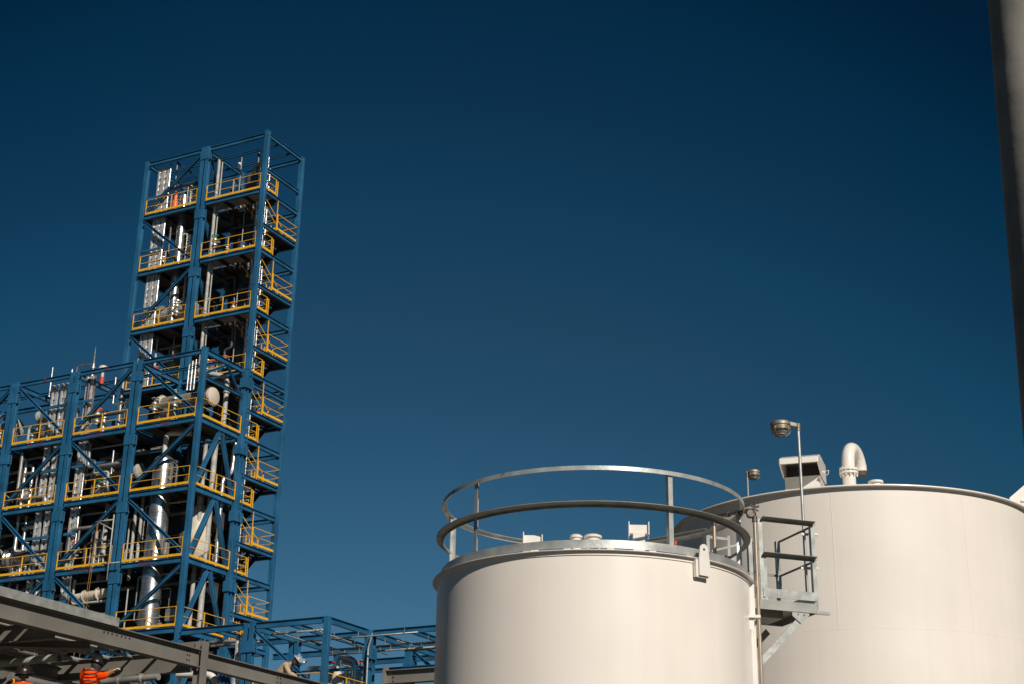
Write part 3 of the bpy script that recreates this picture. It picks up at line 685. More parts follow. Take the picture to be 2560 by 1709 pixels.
# back block closing the view through the lower storeys
K = thing('rear_module', 'rear part of the process plant seen dark behind the blue frames', 'industrial module', SP(8, 8, 0))
for k in range(5, 10):
    MB().box(SP(14., 7.5, LV[k]+.1), 12, 6.2, .12, U, V).build('deck_plate', 'deck', K)
    MB().ibeam(SP(20, 4.4, LV[k]), SP(8, 4.4, LV[k]), .2, .34).build('beam', 'blue', K)
    MB().box(SP(14.2, 10.2, LV[k]-2.1), 11.6, .3, 4.0, U, V).build('wall_panel', 'duct', K)
for u in (20, 15, 10):
    MB().ibeam(SP(u, 10.6, 0), SP(u, 10.6, LV[5]+.2), .3, .3, .03, V).build('column', 'blue', K)

# ---- process gear in the low frame on the right
SK = -2.
t = thing('separator', 'cream separator vessel with silver pipes inside the low blue frame', 'process vessel', SP(-10.8, -1, 13))
pv = onV(*c(8, 1428, 640), 1.2); pz = 13.0
MB().lathe(V3((pv.x, pv.y, pz)), UP, [(0, 0), (.16, 0), (.16, .8), (.3, 1.0), (.3, 2.2), (.22, 2.4), (.1, 2.5), (.1, 3.1), (0, 3.1)], 20).build('shell', 'beige', t)
q = onV(*c(8, 1405, 560), 1.4)
pipe([V3((q.x, q.y, 13)), V3((q.x, q.y, 15.6))], .11, 'silver', 'silver standpipe beside the cream separator', 'standpipe')
for i, (y, r) in enumerate(((585, .16), (635, .17), (690, .18))):
    a = onV(*c(8, (1450, 1470, 1150)[i], y), 1.3); b = onV(*c(8, (1590, 1585, 1400)[i], y+(25, 20, 5)[i]), 1.3)
    pts = [a, b, b-UP*(1.4, 2.4, .1)[i]] if i < 2 else [a-UP*.8, a, b]
    pipe(pts, r, 'silver', ('upper brown silver pipe right of the separator', 'lower brown silver pipe with a drop leg right of the separator', 'fat silver pipe left of the separator near the bending welder')[i], flanges=False)
for i, x in enumerate((1345, 1500, 1555, 1620)):
    q = onV(*c(8, x, 790), 1.8)
    valve_cluster(V3((q.x, q.y, q.z-.2)), 'valve group %s in the low blue frame' % ('left of the separator', 'right of the separator', 'under the drop leg', 'nearest the double column')[i], hw=('red', 'galv', 'red', 'orange')[i], s_=2)
pipe([onV(*c(8, 1740, 365), -.6), onV(*c(8, 1700, 500), -.6), onV(*c(8, 1685, 828), -.6)-UP*2], .05, 'galv', 'thin white conduit bent down along the double column of the low frame', 'conduit')

# ------------------------------------------------------------------ grey pipe rack in the foreground
G = thing('pipe_rack', 'grey steel pipe rack crossing the lower left corner above the workers', 'pipe rack', onY(441, 1647, 44)*1)
G.location.z = 0
gb = onY(441, 1652, 44)+U*.15; zg = gb.z; HG = .52
def GP(a, b, dz=0): return gb + V*a + U*b + UP*dz        # a along the main beam, b to the left behind it, dz above its bottom
def along(px):                                           # distance along the main beam for an image column
    lo, hi = -30, 60
    for _ in range(50):
        mid = (lo+hi)/2; p = GP(mid, 0)-CAMP
        x = p.x/(p.y*cos(PIT)+p.z*sin(PIT))*F+1280
        if x < px: lo = mid
        else: hi = mid
    return lo
A0, A1, A2 = along(-260), along(513), along(962)
MB().ibeam(GP(A0, 0, HG/2), GP(A1-.1, 0, HG/2), .3, HG, .025).build('main_beam', 'grey', G)
MB().ibeam(GP(A1+.15, 0, HG/2-.02), GP(A2, 0, HG/2-.02), .26, HG-.06, .025).build('main_beam', 'grey', G)
for px in (268, 278, 288, 300, 312, 322, 332, 478, 484):
    a = along(px)
    for dz in ((.34,) if px < 400 else (.16, .3, .42)): MB().box(GP(a, -.022, dz), .03, .035, .035, U, V).build('bolt', 'dark', G)
for px in (705, 713):
    for dz in (.16, .3): MB().box(GP(along(px), -.022, dz), .03, .035, .035, U, V).build('bolt', 'dark', G)
# galvanised tray lying on the beam, ends above the column of the module
a_t = along(291)
tr = thing('cable_tray', 'galvanised cable tray lying along the top of the grey rack beam', 'cable tray', GP(a_t-4, -.1, HG))
MB().bar(GP(A0, -.18, HG+.125), GP(a_t, -.18, HG+.125), .012, .24).build('side_rail', 'galvd', tr)
MB().bar(GP(A0, .45, HG+.13), GP(a_t, .45, HG+.13), .012, .22).build('side_rail', 'galvd', tr)
MB().box(GP((A0+a_t)/2, .13, HG+.03), .6, a_t-A0, .02, U, V).build('tray_floor', 'galvd', tr)
# front post and second post
MB().ibeam(V3((0, 0, 0))+GP(A1, -.02, -zg), GP(A1, -.02, HG+.25), .3, .27, .03, U).build('post', 'grey', G)
MB().box(GP(A1+.02, .5, HG+.12), .9, .18, .3, U, V).build('beam_stub', 'grey', G)
MB().box(GP(A1+.02, .98, HG+.12), .03, .34, .34, U, V).build('end_plate', 'grey', G)
MB().ibeam(GP(A1+.2, 1.1, -zg), GP(A1+.2, 1.1, -.62), .36, .36, .03, U).build('post', 'grey', G)
# cross beams (webs towards the viewer), knee braces
cb = [along(165), along(165)-6.5, along(500)]
for px, h in ((-90, .42), (161, .46), (500, .6)):
    a = along(px)
    MB().ibeam(GP(a, .15, h/2-.12), GP(a, 9, h/2-.12), .22, h, .02).build('cross_beam', 'grey', G)
MB().ibeam(GP(along(250), .15, -.08), GP(along(60), 4.5, -.1), .3, .2, .02).build('plan_brace', 'grey', G)
MB().ibeam(GP(along(455), .2, -1.2), GP(along(250), 6.5, -1.2), .3, .2, .02).build('plan_brace', 'grey', G)
MB().ibeam(GP(A0, 5.2, .1), GP(A2, 5.2, .1), .26, .4, .02).build('rear_beam', 'grey', G)
MB().ibeam(GP(A0, 9, .1), GP(A2, 9, .1), .26, .4, .02).build('rear_beam', 'grey', G)
MB().ibeam(GP(A0, 3.4, -1.9), GP(along(250), 3.4, -1.9), .2, .2, .02).build('lower_beam', 'grey', G)
for a in (A0+3, A2-8):
    MB().ibeam(GP(a, 5.2, -zg), GP(a, 5.2, 0), .3, .3, .03, U).build('post', 'grey', G)
# right hand end with its own post
ge = GP(A2, 0, 0)
MB().ibeam(V3((ge.x, ge.y, 0)), V3((ge.x, ge.y, onV(*c(8, 1820, 700), 0).z*0+zg+HG+.35)), .3, .3, .03, V).build('post', 'grey', G)
pA = onY(*c(8, 1905, 765), ge.y-.2)
MB().ibeam(V3((ge.x, ge.y, pA.z))-U*.2, V3((ge.x, ge.y, pA.z))-U*8, .3, .46, .025).build('end_beam', 'grey', G)
MB().box(V3((ge.x, ge.y, pA.z+.05))-U*.28-V*.1, .03, .35, .62, U, V).build('end_plate', 'grey', G)
for dz in (-.15, 0, .15): MB().box(V3((ge.x, ge.y, pA.z+dz))-U*.55-V*.03, .04, .04, .04, U, V).build('bolt', 'dark', G)
# bundle of pipes on the rack
ORD = ('first', 'second', 'third', 'fourth', 'fifth', 'sixth', 'seventh', 'eighth', 'ninth', 'tenth', 'eleventh', 'twelfth', 'thirteenth', 'fourteenth', 'fifteenth', 'sixteenth', 'seventeenth', 'eighteenth', 'nineteenth', 'twentieth', 'twenty first', 'twenty second')
rk_ = random.Random(11); b = .55
for i in range(22):
    r = rk_.choice((.045, .06, .075, .1)); m_ = ('lag', 'pipe', 'galvd', 'lag')[i % 4]; hi = (430, 400, 560, 380)[i % 4]
    pipe([GP(along(-220), b, .40+r), GP(along(hi), b, .40+r)], r, m_, '%s grey rack pipe counting back from the main beam of the grey rack' % ORD[i], 'rack_pipe', group='pipes lying on the grey rack')
    b += r*2+rk_.choice((.03, .06, .12, .3))
for i, (b, w) in enumerate(((2.5, 1.0), (3.9, 1.3), (5.6, 1.5), (7.4, 1.5))):  # unseen plates added over the pipes to block sun from the rack
    TM().box(GP((A0+along(470))/2, b, .64), w, along(470)-A0, .05, U, V).bar(GP(A0, b-w/2, .68), GP(along(470), b-w/2, .68), .02, .12).bar(GP(A0, b+w/2, .68), GP(along(470), b+w/2, .68), .02, .12).make('cable_tray', 'galvd', ('front', 'second', 'third', 'rear')[i]+' hidden flat plate added above the grey rack pipes to shade the steel below', 'cable tray')
# big open ended pipe hanging below, and its support rod
p1 = onY(*c(17, 1545, 865), 42); p0 = p1+U*9-UP*.15
t = thing('open_pipe', 'wide grey pipe with an open end hanging on rods under the grey rack', 'pipe', (p0+p1)/2)
MB().path([p0, p1], .105, 20, caps=False).build('pipe', 'pipe', t)
MB().lathe(p1, -U, [(.135, -.04), (.135, .03), (.09, .03), (.09, -.04)], 24).lathe(p1+U*.02, U, [(0, .3), (.088, .3), (.088, 0)], 20).build('end_flange', 'galvd', t)
m = MB()
for px in (62, 120): 
    q = p1+U*(2.2 if px == 62 else .9); m.tube(q, V3((q.x, q.y, zg+.5)), .012, 6)
m.build('hanger_rod', 'galv', t)
q0 = onY(*c(17, 250, 1350), 40); q1 = q0+V*9-UP*.2
pipe([q0, q1], .11, 'lag', 'grey pipe sloping away in front of the hard hatted worker', 'low_pipe')
q0 = onY(*c(14, 800, 1500), 41.5); pipe([q0, q0-U*1.9+UP*.02], .09, 'lag', 'short lagged pipe right of the worker in orange', 'low_pipe')
t = thing('post_bracket', 'thin yellow bent post at the lower left edge', 'bracket', onY(36, 1700, 39)-UP*1.5)
q = onY(*c(17, 372, 1445), 39)
MB().bar(q, q-UP*2, .03, .03).bar(q+UP*.012, q+U*.05+UP*.012, .03, .03).build('rod', 'yellow', t)
# white elbow right of the front post
q = onY(*c(15, 1400, 1240), 47)
pipe([q+U*1.2+UP*.1, q-U*.25, q-U*.35-UP*2.5], .11, 'white', 'white elbow pipe just right of the grey front post', bend=.35, flanges=False)
# pale building behind the rack
Wb = thing('plant_building', 'low cream clad plant building glimpsed below the grey rack', 'building', SP(30, -22, 0))
MB().box(SP(17, -18, 6.2), 34, 8, 12.4, U, V).build('wall', 'beige', Wb)
m = MB()
for i in range(34): m.box(SP(33.5-i, -22.05, 6.2), .08, .1, 12.3, U, V)
m.build('cladding_ribs', 'beige', Wb)
MB().box(SP(17, -18, 12.5), 34.6, 8.6, .25, U, V).build('roof', 'grey', Wb)

# ------------------------------------------------------------------ near white tank
def at_angle(ctr, r, deg, z):       # deg measured from +X
    return V3((ctr.x+r*cos(radians(deg)), ctr.y+r*sin(radians(deg)), z))
N = V3((1.145, 20.4, 0)); RS = 2.095; RR = 2.159; ZR = 6.034
TK = thing('storage_tank', 'near white cylindrical storage tank with a galvanised guard rail round its roof', 'storage tank', N)
MB().lathe(N, UP, [(0, .15), (RS, .15), (RS, ZR-.02)], 160).build('shell', 'tank', TK)
MB().ring(N, [(RS-.02, ZR-.06), (RS-.02, ZR), (RR, ZR), (RR, ZR-.008), (RS+.012, ZR-.014), (RS+.012, ZR-.06)], 160).build('rim_angle', 'tank', TK)
MB().lathe(N, UP, [(RS+.02, ZR-.004), (1.2, ZR+.02), (0, ZR+.05)], 96).build('roof', 'tank', TK)
m = MB()
for z in (2.2, 4.35): m.ring(N, [(RS-.005, z-.006), (RS+.0035, z-.003), (RS+.0035, z+.003), (RS-.005, z+.006)], 160)
for d in (278, 314):
    p = at_angle(N, RS, d, 0); n_ = (p-N).normalized(); x = UP.cross(n_); z0, z1 = (2.2, 4.35) if d in (278, 330) else (4.35, ZR-.06)
    m.prism(V3((p.x, p.y, z0)), V3((p.x, p.y, z1)), [(-.006, -.01), (.006, -.01), (.004, .0035), (-.004, .0035)], x, n_)
m.build('weld_seam', 'tank', TK)
m = MB()
for r_, z in ((RS+.06, 0.08),): m.ring(N, [(0.1, .02), (RS+.12, .02), (RS+.12, .15), (.1, .15)], 96)
m.build('base_slab', 'grey', TK)
# guard rail: kick plate, middle angle, top angle, posts
GRL = thing('guard_rail', 'galvanised circular guard rail standing round the near tank roof', 'guard rail', V3((N.x, N.y, ZR)))
rk = 2.05; zk = 1.6+3.815*1.2; zm_ = 1.6+4.211*1.2; zt_ = 1.6+4.6*1.2
MB().ring(N, [(rk-.008, zk-.102), (rk, zk-.102), (rk, zk), (rk-.008, zk)], 160).build('kick_plate', 'galv', GRL)
rm = 2.128
MB().ring(N, [(rm-.098, zm_-.065), (rm-.09, zm_-.065), (rm-.09, zm_-.034), (rm, zm_-.010), (rm, zm_-.002), (rm-.098, zm_-.026)], 160).build('mid_rail', 'galvu', GRL)  # dark colour and tilted flange imitate a shaded underside
rt = 2.063
MB().ring(N, [(rt-.06, zt_), (rt, zt_), (rt, zt_-.055), (rt-.008, zt_-.055), (rt-.008, zt_-.008), (rt-.06, zt_-.008)], 160).build('top_rail', 'galv', GRL)
def px_ang(px, far=False, r=2.045, z=6.9):
    best = None
    for i in range(3600):
        d = i/10
        if (180 <= d <= 360) == far: continue
        p = at_angle(N, r, d, z)-CAMP
        x = p.x*cos(ROL)/(p.y*cos(PIT)+p.z*sin(PIT))*F - (-(-p.y*sin(PIT)+p.z*cos(PIT))/(p.y*cos(PIT)+p.z*sin(PIT))*F)*sin(ROL)+1280
        if best is None or abs(x-px) < best[0]: best = (abs(x-px), d)
    return best[1]
for px, far in ((1126, True), (1189, False), (1677, False), (1852, True)):
    d = px_ang(px, far); p = at_angle(N, rk-.012, d, 0); n_ = (p-N).normalized(); x = UP.cross(n_)
    MB().prism(V3((p.x, p.y, ZR+.01)), V3((p.x, p.y, zt_-.01)), [(-.032, 0), (.032, 0), (.032, -.008), (-.024, -.008), (-.024, -.065), (-.032, -.065)], x, n_).build('post', 'galv', GRL)
# little weld tabs under the kick plate
for d in range(0, 360, 15):
    p = at_angle(N, rk-.02, d+3, 0); MB().box(V3((p.x, p.y, ZR+.022)), .09, .03, .07, UP.cross((p-N).normalized()), (p-N).normalized()).build('foot_tab', 'white', GRL)
# roof saddles
def saddle(px, py_top, w, postpx, lab, d=1.1):
    t = thing('roof_saddle', lab, 'pipe support', onY(px, py_top+40, 20.4-1.6))
    q = onY(px, py_top, 20.4-d); k = .0053
    z0 = ZR+.05
    b = MB(); b.box(q-UP*.095, w, .09, .11)
    e = V3((w/2, 0, 0))
    b.box(q+e-UP*.1, .012, .16, .19).box(q-e-UP*.1, .012, .16, .19)
    b.build('cradle', 'white', t)
    MB().box(V3((q.x, q.y, (q.z-.15+z0)/2)), .15, .14, max(.05, q.z-.15-z0)).build('stub_post', 'white', t)
saddle(1332, 1331, .235, 0, 'low white pipe saddle left of centre on the near tank roof', 1.55)
saddle(1596, 1305, .25, 0, 'taller white pipe saddle on a stub post right of centre on the near tank roof', 1.45)
for (px, r, w) in ((1440, .085, 'smaller white nozzle cap between the two saddles on the near tank roof'), (1482, .12, 'wider white hatch cover right of the small nozzle cap on the near tank roof')):
    q = onY(px, 1341, 19.6)
    TM().lathe(V3((q.x, q.y, ZR+.03)), UP, [(r*.8, 0), (r*.8, q.z-ZR-.05), (r, q.z-ZR-.045), (r, q.z-ZR-.02), (r*.7, q.z-ZR), (0, q.z-ZR+.005)], 28).make('nozzle_cap', 'white', w, 'nozzle')
q = onY(1688.5, 1355, 18.9); TM().tube(q-UP*.06, q+UP*.02, .02, 8).make('marker_cap', 'red', 'tiny red cap beside the right rail post on the near tank roof', 'cap')
# lifting lug on the rim
d = px_ang(1758, False, RR, 6.0)
p = at_angle(N, RR+.012, d, 0); n_ = (p-N).normalized(); x = UP.cross(n_)
lug = thing('lifting_lug', 'white lifting lug with round eye standing on the near tank rim', 'lifting lug', V3((p.x, p.y, ZR)))
w = .088; zt2 = ZR+.10; sec = [(-w, -.14-.1), (w, -.14-.1)] + [(w*.86*cos(a), .1+w*.9*sin(a)) for a in [radians(k) for k in range(0, 181, 12)]]
mb = MB(); hn = 16; hc = .11; hr = .02
outer = [(-w, -.22), (w, -.22), (w, -.02)] + [(w*.8*cos(radians(k)), .11+w*.8*sin(radians(k))) for k in range(0, 181, 12)] + [(-w, -.02)]
inner = []
for (a, b) in outer:
    an = atan2(b-hc, a); inner.append((hr*cos(an), hc+hr*sin(an)))
for y0 in (0, .014):
    n0 = len(mb.v)
    mb.v += [V3((p.x, p.y, ZR))+x*a+UP*b+n_*y0 for a, b in outer] + [V3((p.x, p.y, ZR))+x*a+UP*b+n_*y0 for a, b in inner]
    k = len(outer)
    for i in range(k): j = (i+1) % k; mb.f.append((n0+i, n0+j, n0+k+j, n0+k+i)); mb.sm.append(False)
k = len(outer)
for i in range(k):
    j = (i+1) % k; mb.f.append((i, j, 2*k+j, 2*k+i)); mb.sm.append(False); mb.f.append((k+i, k+j, 3*k+j, 3*k+i)); mb.sm.append(False)
mb.build('lug_plate', 'white', lug)
pp = V3((p.x, p.y, 0))-n_*.037
MB().box(V3((pp.x, pp.y, ZR-.13))-x*.022, .20, .05, .22, x, -n_*1).build('pad_plate', 'white', lug)

# ladder and pipe at the right side of the near tank
zpl = 5.93
P0 = onZ(1899.6, 1296.4, zpl+1.12); P1 = onZ(2030.5, 1310.4, zpl+1.12); P2 = onZ(1954, 1352, zpl+1.12)
P0.z = P1.z = P2.z = zpl
e1 = (P1-P0).normalized(); L1 = (P1-P0).length; e2 = UP.cross(e1); L2 = abs((P2-P1).dot(e2)); L3 = .42
PF = thing('access_platform', 'galvanised ladder platform with guard rails between the near tank and the far tank', 'platform', (P0+P1)/2)
Q = lambda a, b, z=0: P0+e1*a+e2*b+UP*z
MB().box(Q(L1/2-.17, L2/2, -.02), L1+.36, L2, .03, e1, e2).build('deck_plate', 'galvd', PF)
for (a, b) in (((-.35, 0), (L1, 0)), ((-.35, L2), (L1, L2))):
    MB().bar(Q(*a, -.06), Q(*b, -.06), .012, .13).build('edge_channel', 'galvd', PF)
MB().bar(Q(L1, 0, -.06), Q(L1, L2, -.06), .012, .13).build('edge_channel', 'galvd', PF)
MB().bar(Q(0, -.012, .10), Q(L1, -.012, .10), .01, .12).build('kick_plate', 'galv', PF)
MB().bar(Q(L1, 0, .10), Q(L1, L2, .10), .01, .12).build('kick_plate', 'galv', PF)
for (a, b, o) in ((0, 0, -e2), (L1, 0, -e2), (L1, L2, e1), (L1-.45, L2, e2)):
    m = MB(); p = Q(a, b)
    s_ = 1 if a > 0 else -1
    m.prism(p-UP*.12, p+UP*1.12, [(-.03, 0), (.03, 0), (.03, -.008), (-.022, -.008), (-.022, -.06), (-.03, -.06)] if s_ > 0 else [(.03, 0), (-.03, 0), (-.03, -.008), (.022, -.008), (.022, -.06), (.03, -.06)], e1, -e2)
    m.build('post', 'galv', PF)
for z in (1.12, .62):
    MB().angle(Q(0, -.01, z), Q(L1, -.01, z), -e2, .085, .007, .05).build('guard_bar', 'galvu', PF)  # darker colour stands in for the shade under the bars
    MB().angle(Q(L1-.005, 0, z-.006), Q(L1-.005, L2, z-.006), e1, .06, .007, .05).build('guard_bar', 'galvu', PF)
MB().angle(Q(.15, L2, .618), Q(L1, L2, .618), e2, .05, .007, .05).build('guard_bar', 'galvu', PF)
# inner gate frame
gA, gB = Q(.03, L2*.25), Q(.34, L2*.55)
m = MB()
for p in (gA, gB): m.bar(p, p+UP*.86, .05, .02, e2)
m.bar(gA+UP*.83, gB+UP*.83, .02, .06); m.build('gate_frame', 'galv', PF)
# gusset and struts
g1 = Q(L1-.25, 0.01, -.12)
MB().prism(g1-e2*.005, g1+e2*.005, [(-.13, .06), (.13, .06), (.13, -.04), (.0, -.16), (-.13, -.06)], e1, UP).build('gusset', 'galv', PF)
for k in (-.04, .05): MB().tube(g1+e1*k-e2*.02-UP*.03, g1+e1*k+e2*.02-UP*.03, .014, 8).build('bolt', 'galvd', PF)
MB().bar(g1-UP*.1+e2*.02, Q(-.18, .02, -.95), .012, .09, e2.cross(V3((0, 0, 1)))).build('strut', 'galv', PF)
MB().bar(g1-UP*.1+e2*(L2-.05), Q(-.18, L2-.05, -.95), .012, .09).build('strut', 'galvd', PF)
MB().box(Q(L1/2-.15, L2*.5, -.12), .34, .5, .12, e1, e2).build('support_bracket', 'galvd', PF)
m = MB(); m.bar(Q(L1-.05, .1, -.09), Q(L1+.25, .1, -.09), .04, .04); m.bar(Q(L1, .25, -.03), Q(L1+.1, .25, -.0), .02, .02); m.build('pipe_stub', 'galvd', PF)
# caged ladder below the platform
LD = thing('ladder', 'galvanised ladder with slotted rails running down between the two tanks', 'ladder', Q(-.3, .2, -zpl))
for b in (.12, .55):
    m = MB(); m.bar(Q(-.2, b, -zpl+.05), Q(-.2, b, .1), .012, .07, e1)
    for i in range(14): m.box(Q(-.194, b-.0, -.5-i*.12), .01, .03, .06, e1, e2)
    m.build('side_rail', 'galvd', LD)
for i in range(18): MB().tube(Q(-.2, .12, -.3-i*.3), Q(-.2, .55, -.3-i*.3), .012, 6).build('rung', 'galvd', LD)
# white channel running down the shell
q = onY(*c(10, 562, 800), 19.95); 
TM().bar(V3((q.x-.0, q.y, 0)), V3((q.x, q.y, q.z+.05)), .1, .06, V3((0, 1, 0))).make('wall_channel', 'white', 'narrow white vertical channel on the right flank of the near tank', 'channel')
# rusty steel pipe with valve
def XY(p, z): return V3((p.x, p.y, z))
q = onY(*c(10, 598, 250), 20.15); PP = thing('fill_pipe', 'tall steel pipe with handled valve rising at the right side of the near tank', 'pipe', XY(q, 0))
MB().tube(XY(q, 0), q, .026, 16).build('riser', 'rust', PP)
MB().tube(q-UP*.03, q+UP*.05, .036, 14).build('coupling', 'valve', PP)
q2 = q+UP*.07
h0 = onY(*c(10, 300, 216), 20.75)
MB().path([q+UP*.02, q2+UP*.06, h0, XY(h0, h0.z-.1)], .024, 12, .06).build('cross_pipe', 'valve', PP)
m = MB(); dd = (h0-q2).normalized()
for k in (.16, .42, .72):
    a = (q2+UP*.06).lerp(h0, k); m.tube(a-dd*.035, a+dd*.035, .04, 12)
m.build('union', 'valve', PP)
w = q2+V3((-.01, -.06, .08)); m = MB()
for a in (20, 80, 140, 200, 260, 320):
    e = V3((cos(radians(a)), -.2, sin(radians(a))))*.07; m.tube(w, w+e, .014, 8)
m.tube(w, w+V3((0, .1, -.03)), .02, 10); m.build('hand_wheel', 'valve', PP)
m = MB(); m.lathe(w+V3((-.05, .03, -.08)), V3((0, 1, 0)), [(0, -.05), (.05, -.05), (.055, 0), (.05, .05), (0, .05)], 16); m.build('valve_body', 'valve', PP)
qd = onY(*c(20, 1215, 330), 20.75)
MB().tube(XY(qd, ZR+.06), qd, .026, 14).build('down_pipe', 'rust', PP)
MB().tube(qd-UP*.02, qd+UP*.05, .035, 14).path([qd+UP*.04, XY(h0, h0.z-.12)+V3((0, 0, .06)), h0], .025, 10).build('elbow', 'valve', PP)
# white bracket on the shell carrying the pipe
q3 = onY(*c(10, 560, 1030), 19.8)
BR = thing('pipe_bracket', 'white triangular bracket holding the steel pipe to the near tank', 'bracket', q3)
MB().box(q3, .26, .14, .035).build('shelf', 'white', BR)
MB().prism(q3+V3((-.02, -.03, -.02)), q3+V3((-.02, -.018, -.02)), [(-.13, 0), (.07, 0), (.07, -.2)], V3((1, 0, 0)), UP).build('web', 'white', BR)
# second rail frame behind the near tank
RB = thing('rail_frame', 'galvanised rail frame standing behind the near tank roof', 'guard rail', onY(1770, 1400, 22.6))
a = onY(*c(20, 1095, 462), 22.4); b = a+V3((-1.9, -.45, -.02))*1.0
b = onZ(*c(20, -100, 690), a.z)
MB().angle(b, a, V3((0, -1, 0)), .075, .01, .04).build('guard_bar', 'galvd', RB)
for (x_, y_, w_) in ((1085, 480, .06), (1520, 570, .05)):
    q = onY(*c(20, x_, y_), 22.4); MB().bar(XY(q, 5.7), q, w_*.8, .02, V3((0, 1, 0))).build('post', 'galvd', RB)  # darker steel on posts and base plates stands in for tank shade
q = onY(*c(20, 1060, 590), 22.4); q_ = onY(*c(20, 1500, 640), 22.4)
MB().bar(q, q_, .02, .04).build('guard_bar', 'galvd', RB)
q = onY(*c(20, 1170, 890), 22.2); q_ = onY(*c(20, 1690, 765), 22.2); MB().bar(q, q_, .012, .03).build('tie_bar', 'galvd', RB)
for (x_, w_) in ((1120, .09), (1340, .05), (1450, .13), (1600, .13)):
    q = onY(*c(20, x_, 850), 22.5); MB().box(q-UP*.2, w_*.7, .03, .2).build('base_plate', 'galvd', RB)

# lamp pole fixed to the platform
def lamp(base, top_z, arm, k, lab, m='galv', side=-1):
    t = thing('lamp_post', lab, 'lamp post', base)
    tp = XY(base, top_z)
    MB().tube(base, tp, .022*k, 14).build('pole', m, t)
    MB().tube(tp-UP*.07*k, tp-UP*.01*k, .03*k, 12).build('socket', 'lampm', t)
    h = tp+arm
    MB().bar(tp+V3((.02, 0, .01))*k, h+V3((.08*k, 0, .0*k)), .05*k, .05*k).tube(tp-UP*.02*k, tp+UP*.04*k, .034*k, 12).build('arm', 'lampm', t)
    hd = MB().lathe(h-UP*.035*k, UP, [(0, .06*k), (.09*k, .058*k), (.135*k, .045*k), (.148*k, .025*k), (.148*k, -.01*k), (.136*k, -.02*k), (.136*k, -.075*k), (.115*k, -.085*k)], 28).build('head', 'lampm', t)
    MB().lathe(h-UP*.035*k, UP, [(.112*k, -.06*k), (.112*k, -.1*k), (.09*k, -.135*k), (.045*k, -.155*k), (0, -.16*k)], 24).build('glass_globe', 'glass', hd)
    w = MB()
    for i in range(8):
        a = 2*pi*i/8; e = V3((cos(a), sin(a), 0))
        w.path([h+e*.138*k-UP*.07*k, h+e*.142*k-UP*.13*k, h+e*.1*k-UP*.185*k, h+e*.03*k-UP*.205*k], .0045*k, 5, .03)
    for r_, z in ((.14, .11), (.1, .185)):
        w.lathe(h-UP*z*k, UP, [(r_*k-.004, -.004), (r_*k+.004, -.004), (r_*k+.004, .004), (r_*k-.004, .004)], 24, None, 0, 2*pi, True, True)
    w.build('wire_guard', 'lampm', hd)
tpp = onY(*c(11, 556, 205), 21.05)
hp = onY(*c(11, 415, 178), 21.05)
lamp(XY(tpp, zpl-.1), tpp.z, hp-tpp, 1., 'tall lamp post with caged lamp head rising from the ladder platform')
m_ = thing('channel_clamp', 'pair of slotted channels clamping the lamp post to the platform', 'bracket', XY(tpp, zpl+.7))
for yy in (368, 640):
    q = onY(*c(10, 1040, yy), 21.0); MB().box(q, .24, .03, .035).box(q+V3((.085, -.018, 0)), .05, .006, .016).build('channel', 'galv', m_)
bp = onY(*c(11, 160, 760), 34); tp2 = onY(*c(11, 157, 575), 34); hp2 = onY(*c(11, 208, 560), 34)
lamp(XY(bp, 0), tp2.z, hp2-tp2, 1.0, 'small distant lamp post peeping over the left shoulder of the far tank', 'galvd')

# ------------------------------------------------------------------ far tank
S_ = 1.15
FN = V3((5.496*S_, 24*S_, 0)); FR = 2.865*S_; FZ = 1.6+6.16*S_; FSZ = 1.6+4.1*S_
FT = thing('storage_tank', 'larger far white storage tank with hooded vent and bent pipe on its roof', 'storage tank', FN)
MB().lathe(FN, UP, [(0, .15), (FR-.08, .15), (FR-.08, FZ-.02)], 200).build('shell', 'tank2', FT)
MB().ring(FN, [(FR-.1, FZ-.055), (FR-.1, FZ), (FR, FZ), (FR+.004, FZ-.02), (FR-.004, FZ-.03), (FR-.07, FZ-.03), (FR-.07, FZ-.055)], 200).build('rim_angle', 'tank2', FT)
MB().lathe(FN, UP, [(FR-.02, FZ-.004), (FR*.6, FZ+.14), (0, FZ+.34)], 128).build('roof', 'tank2', FT)
m = MB()
for z in (FSZ, FSZ-2.43): m.ring(FN, [(FR-.09, z-.005), (FR-.0785, z-.002), (FR-.0785, z+.002), (FR-.09, z+.005)], 200)
for d, z0, z1 in ((252, FSZ, FZ-.06), (292, FSZ, FZ-.06)):
    p = at_angle(FN, FR-.08, d, 0); n_ = (p-FN).normalized(); x = UP.cross(n_)
    m.prism(XY(p, z0), XY(p, z1), [(-.006, -.01), (.006, -.01), (.004, .0035), (-.004, .0035)], x, n_)
m.build('weld_seam', 'tank2', FT)
# hooded vent (on the roof)
yh = FN.y-FR*.62
h1 = onY(*c(11, 440, 655), yh); h2 = onY(*c(11, 742, 590), yh)
HV = thing('hooded_vent', 'white box vent with dark open slanted hood on the far tank roof', 'vent', XY((h1+h2)/2, FZ))
wv = (h2-h1).x-.06; cx = (h1.x+h2.x)/2; ztop = onY(*c(11, 560, 450), yh-.3).z; zmid = onY(*c(11, 560, 600), yh).z
MB().box(V3((cx, yh+.3, (FZ+zmid)/2)), wv, .6, zmid-FZ).build('duct', 'white', HV)
t_ = .012
def plate(mb, pts, n):
    n = n.normalized()*t_; k = len(mb.v); q = len(pts); mb.v += [p+n for p in pts]+[p-n for p in pts]
    mb.f.append(tuple(range(k, k+q))); mb.f.append(tuple(range(k+2*q-1, k+q-1, -1))); mb.sm += [False]*2
    for i in range(q): j = (i+1) % q; mb.f.append((k+i, k+j, k+q+j, k+q+i)); mb.sm.append(False)
mb = MB(); X = V3((1, 0, 0))
xa, xb = cx-wv/2-.02, cx+wv/2+.02; yf, yb2 = yh-.38, yh+.6
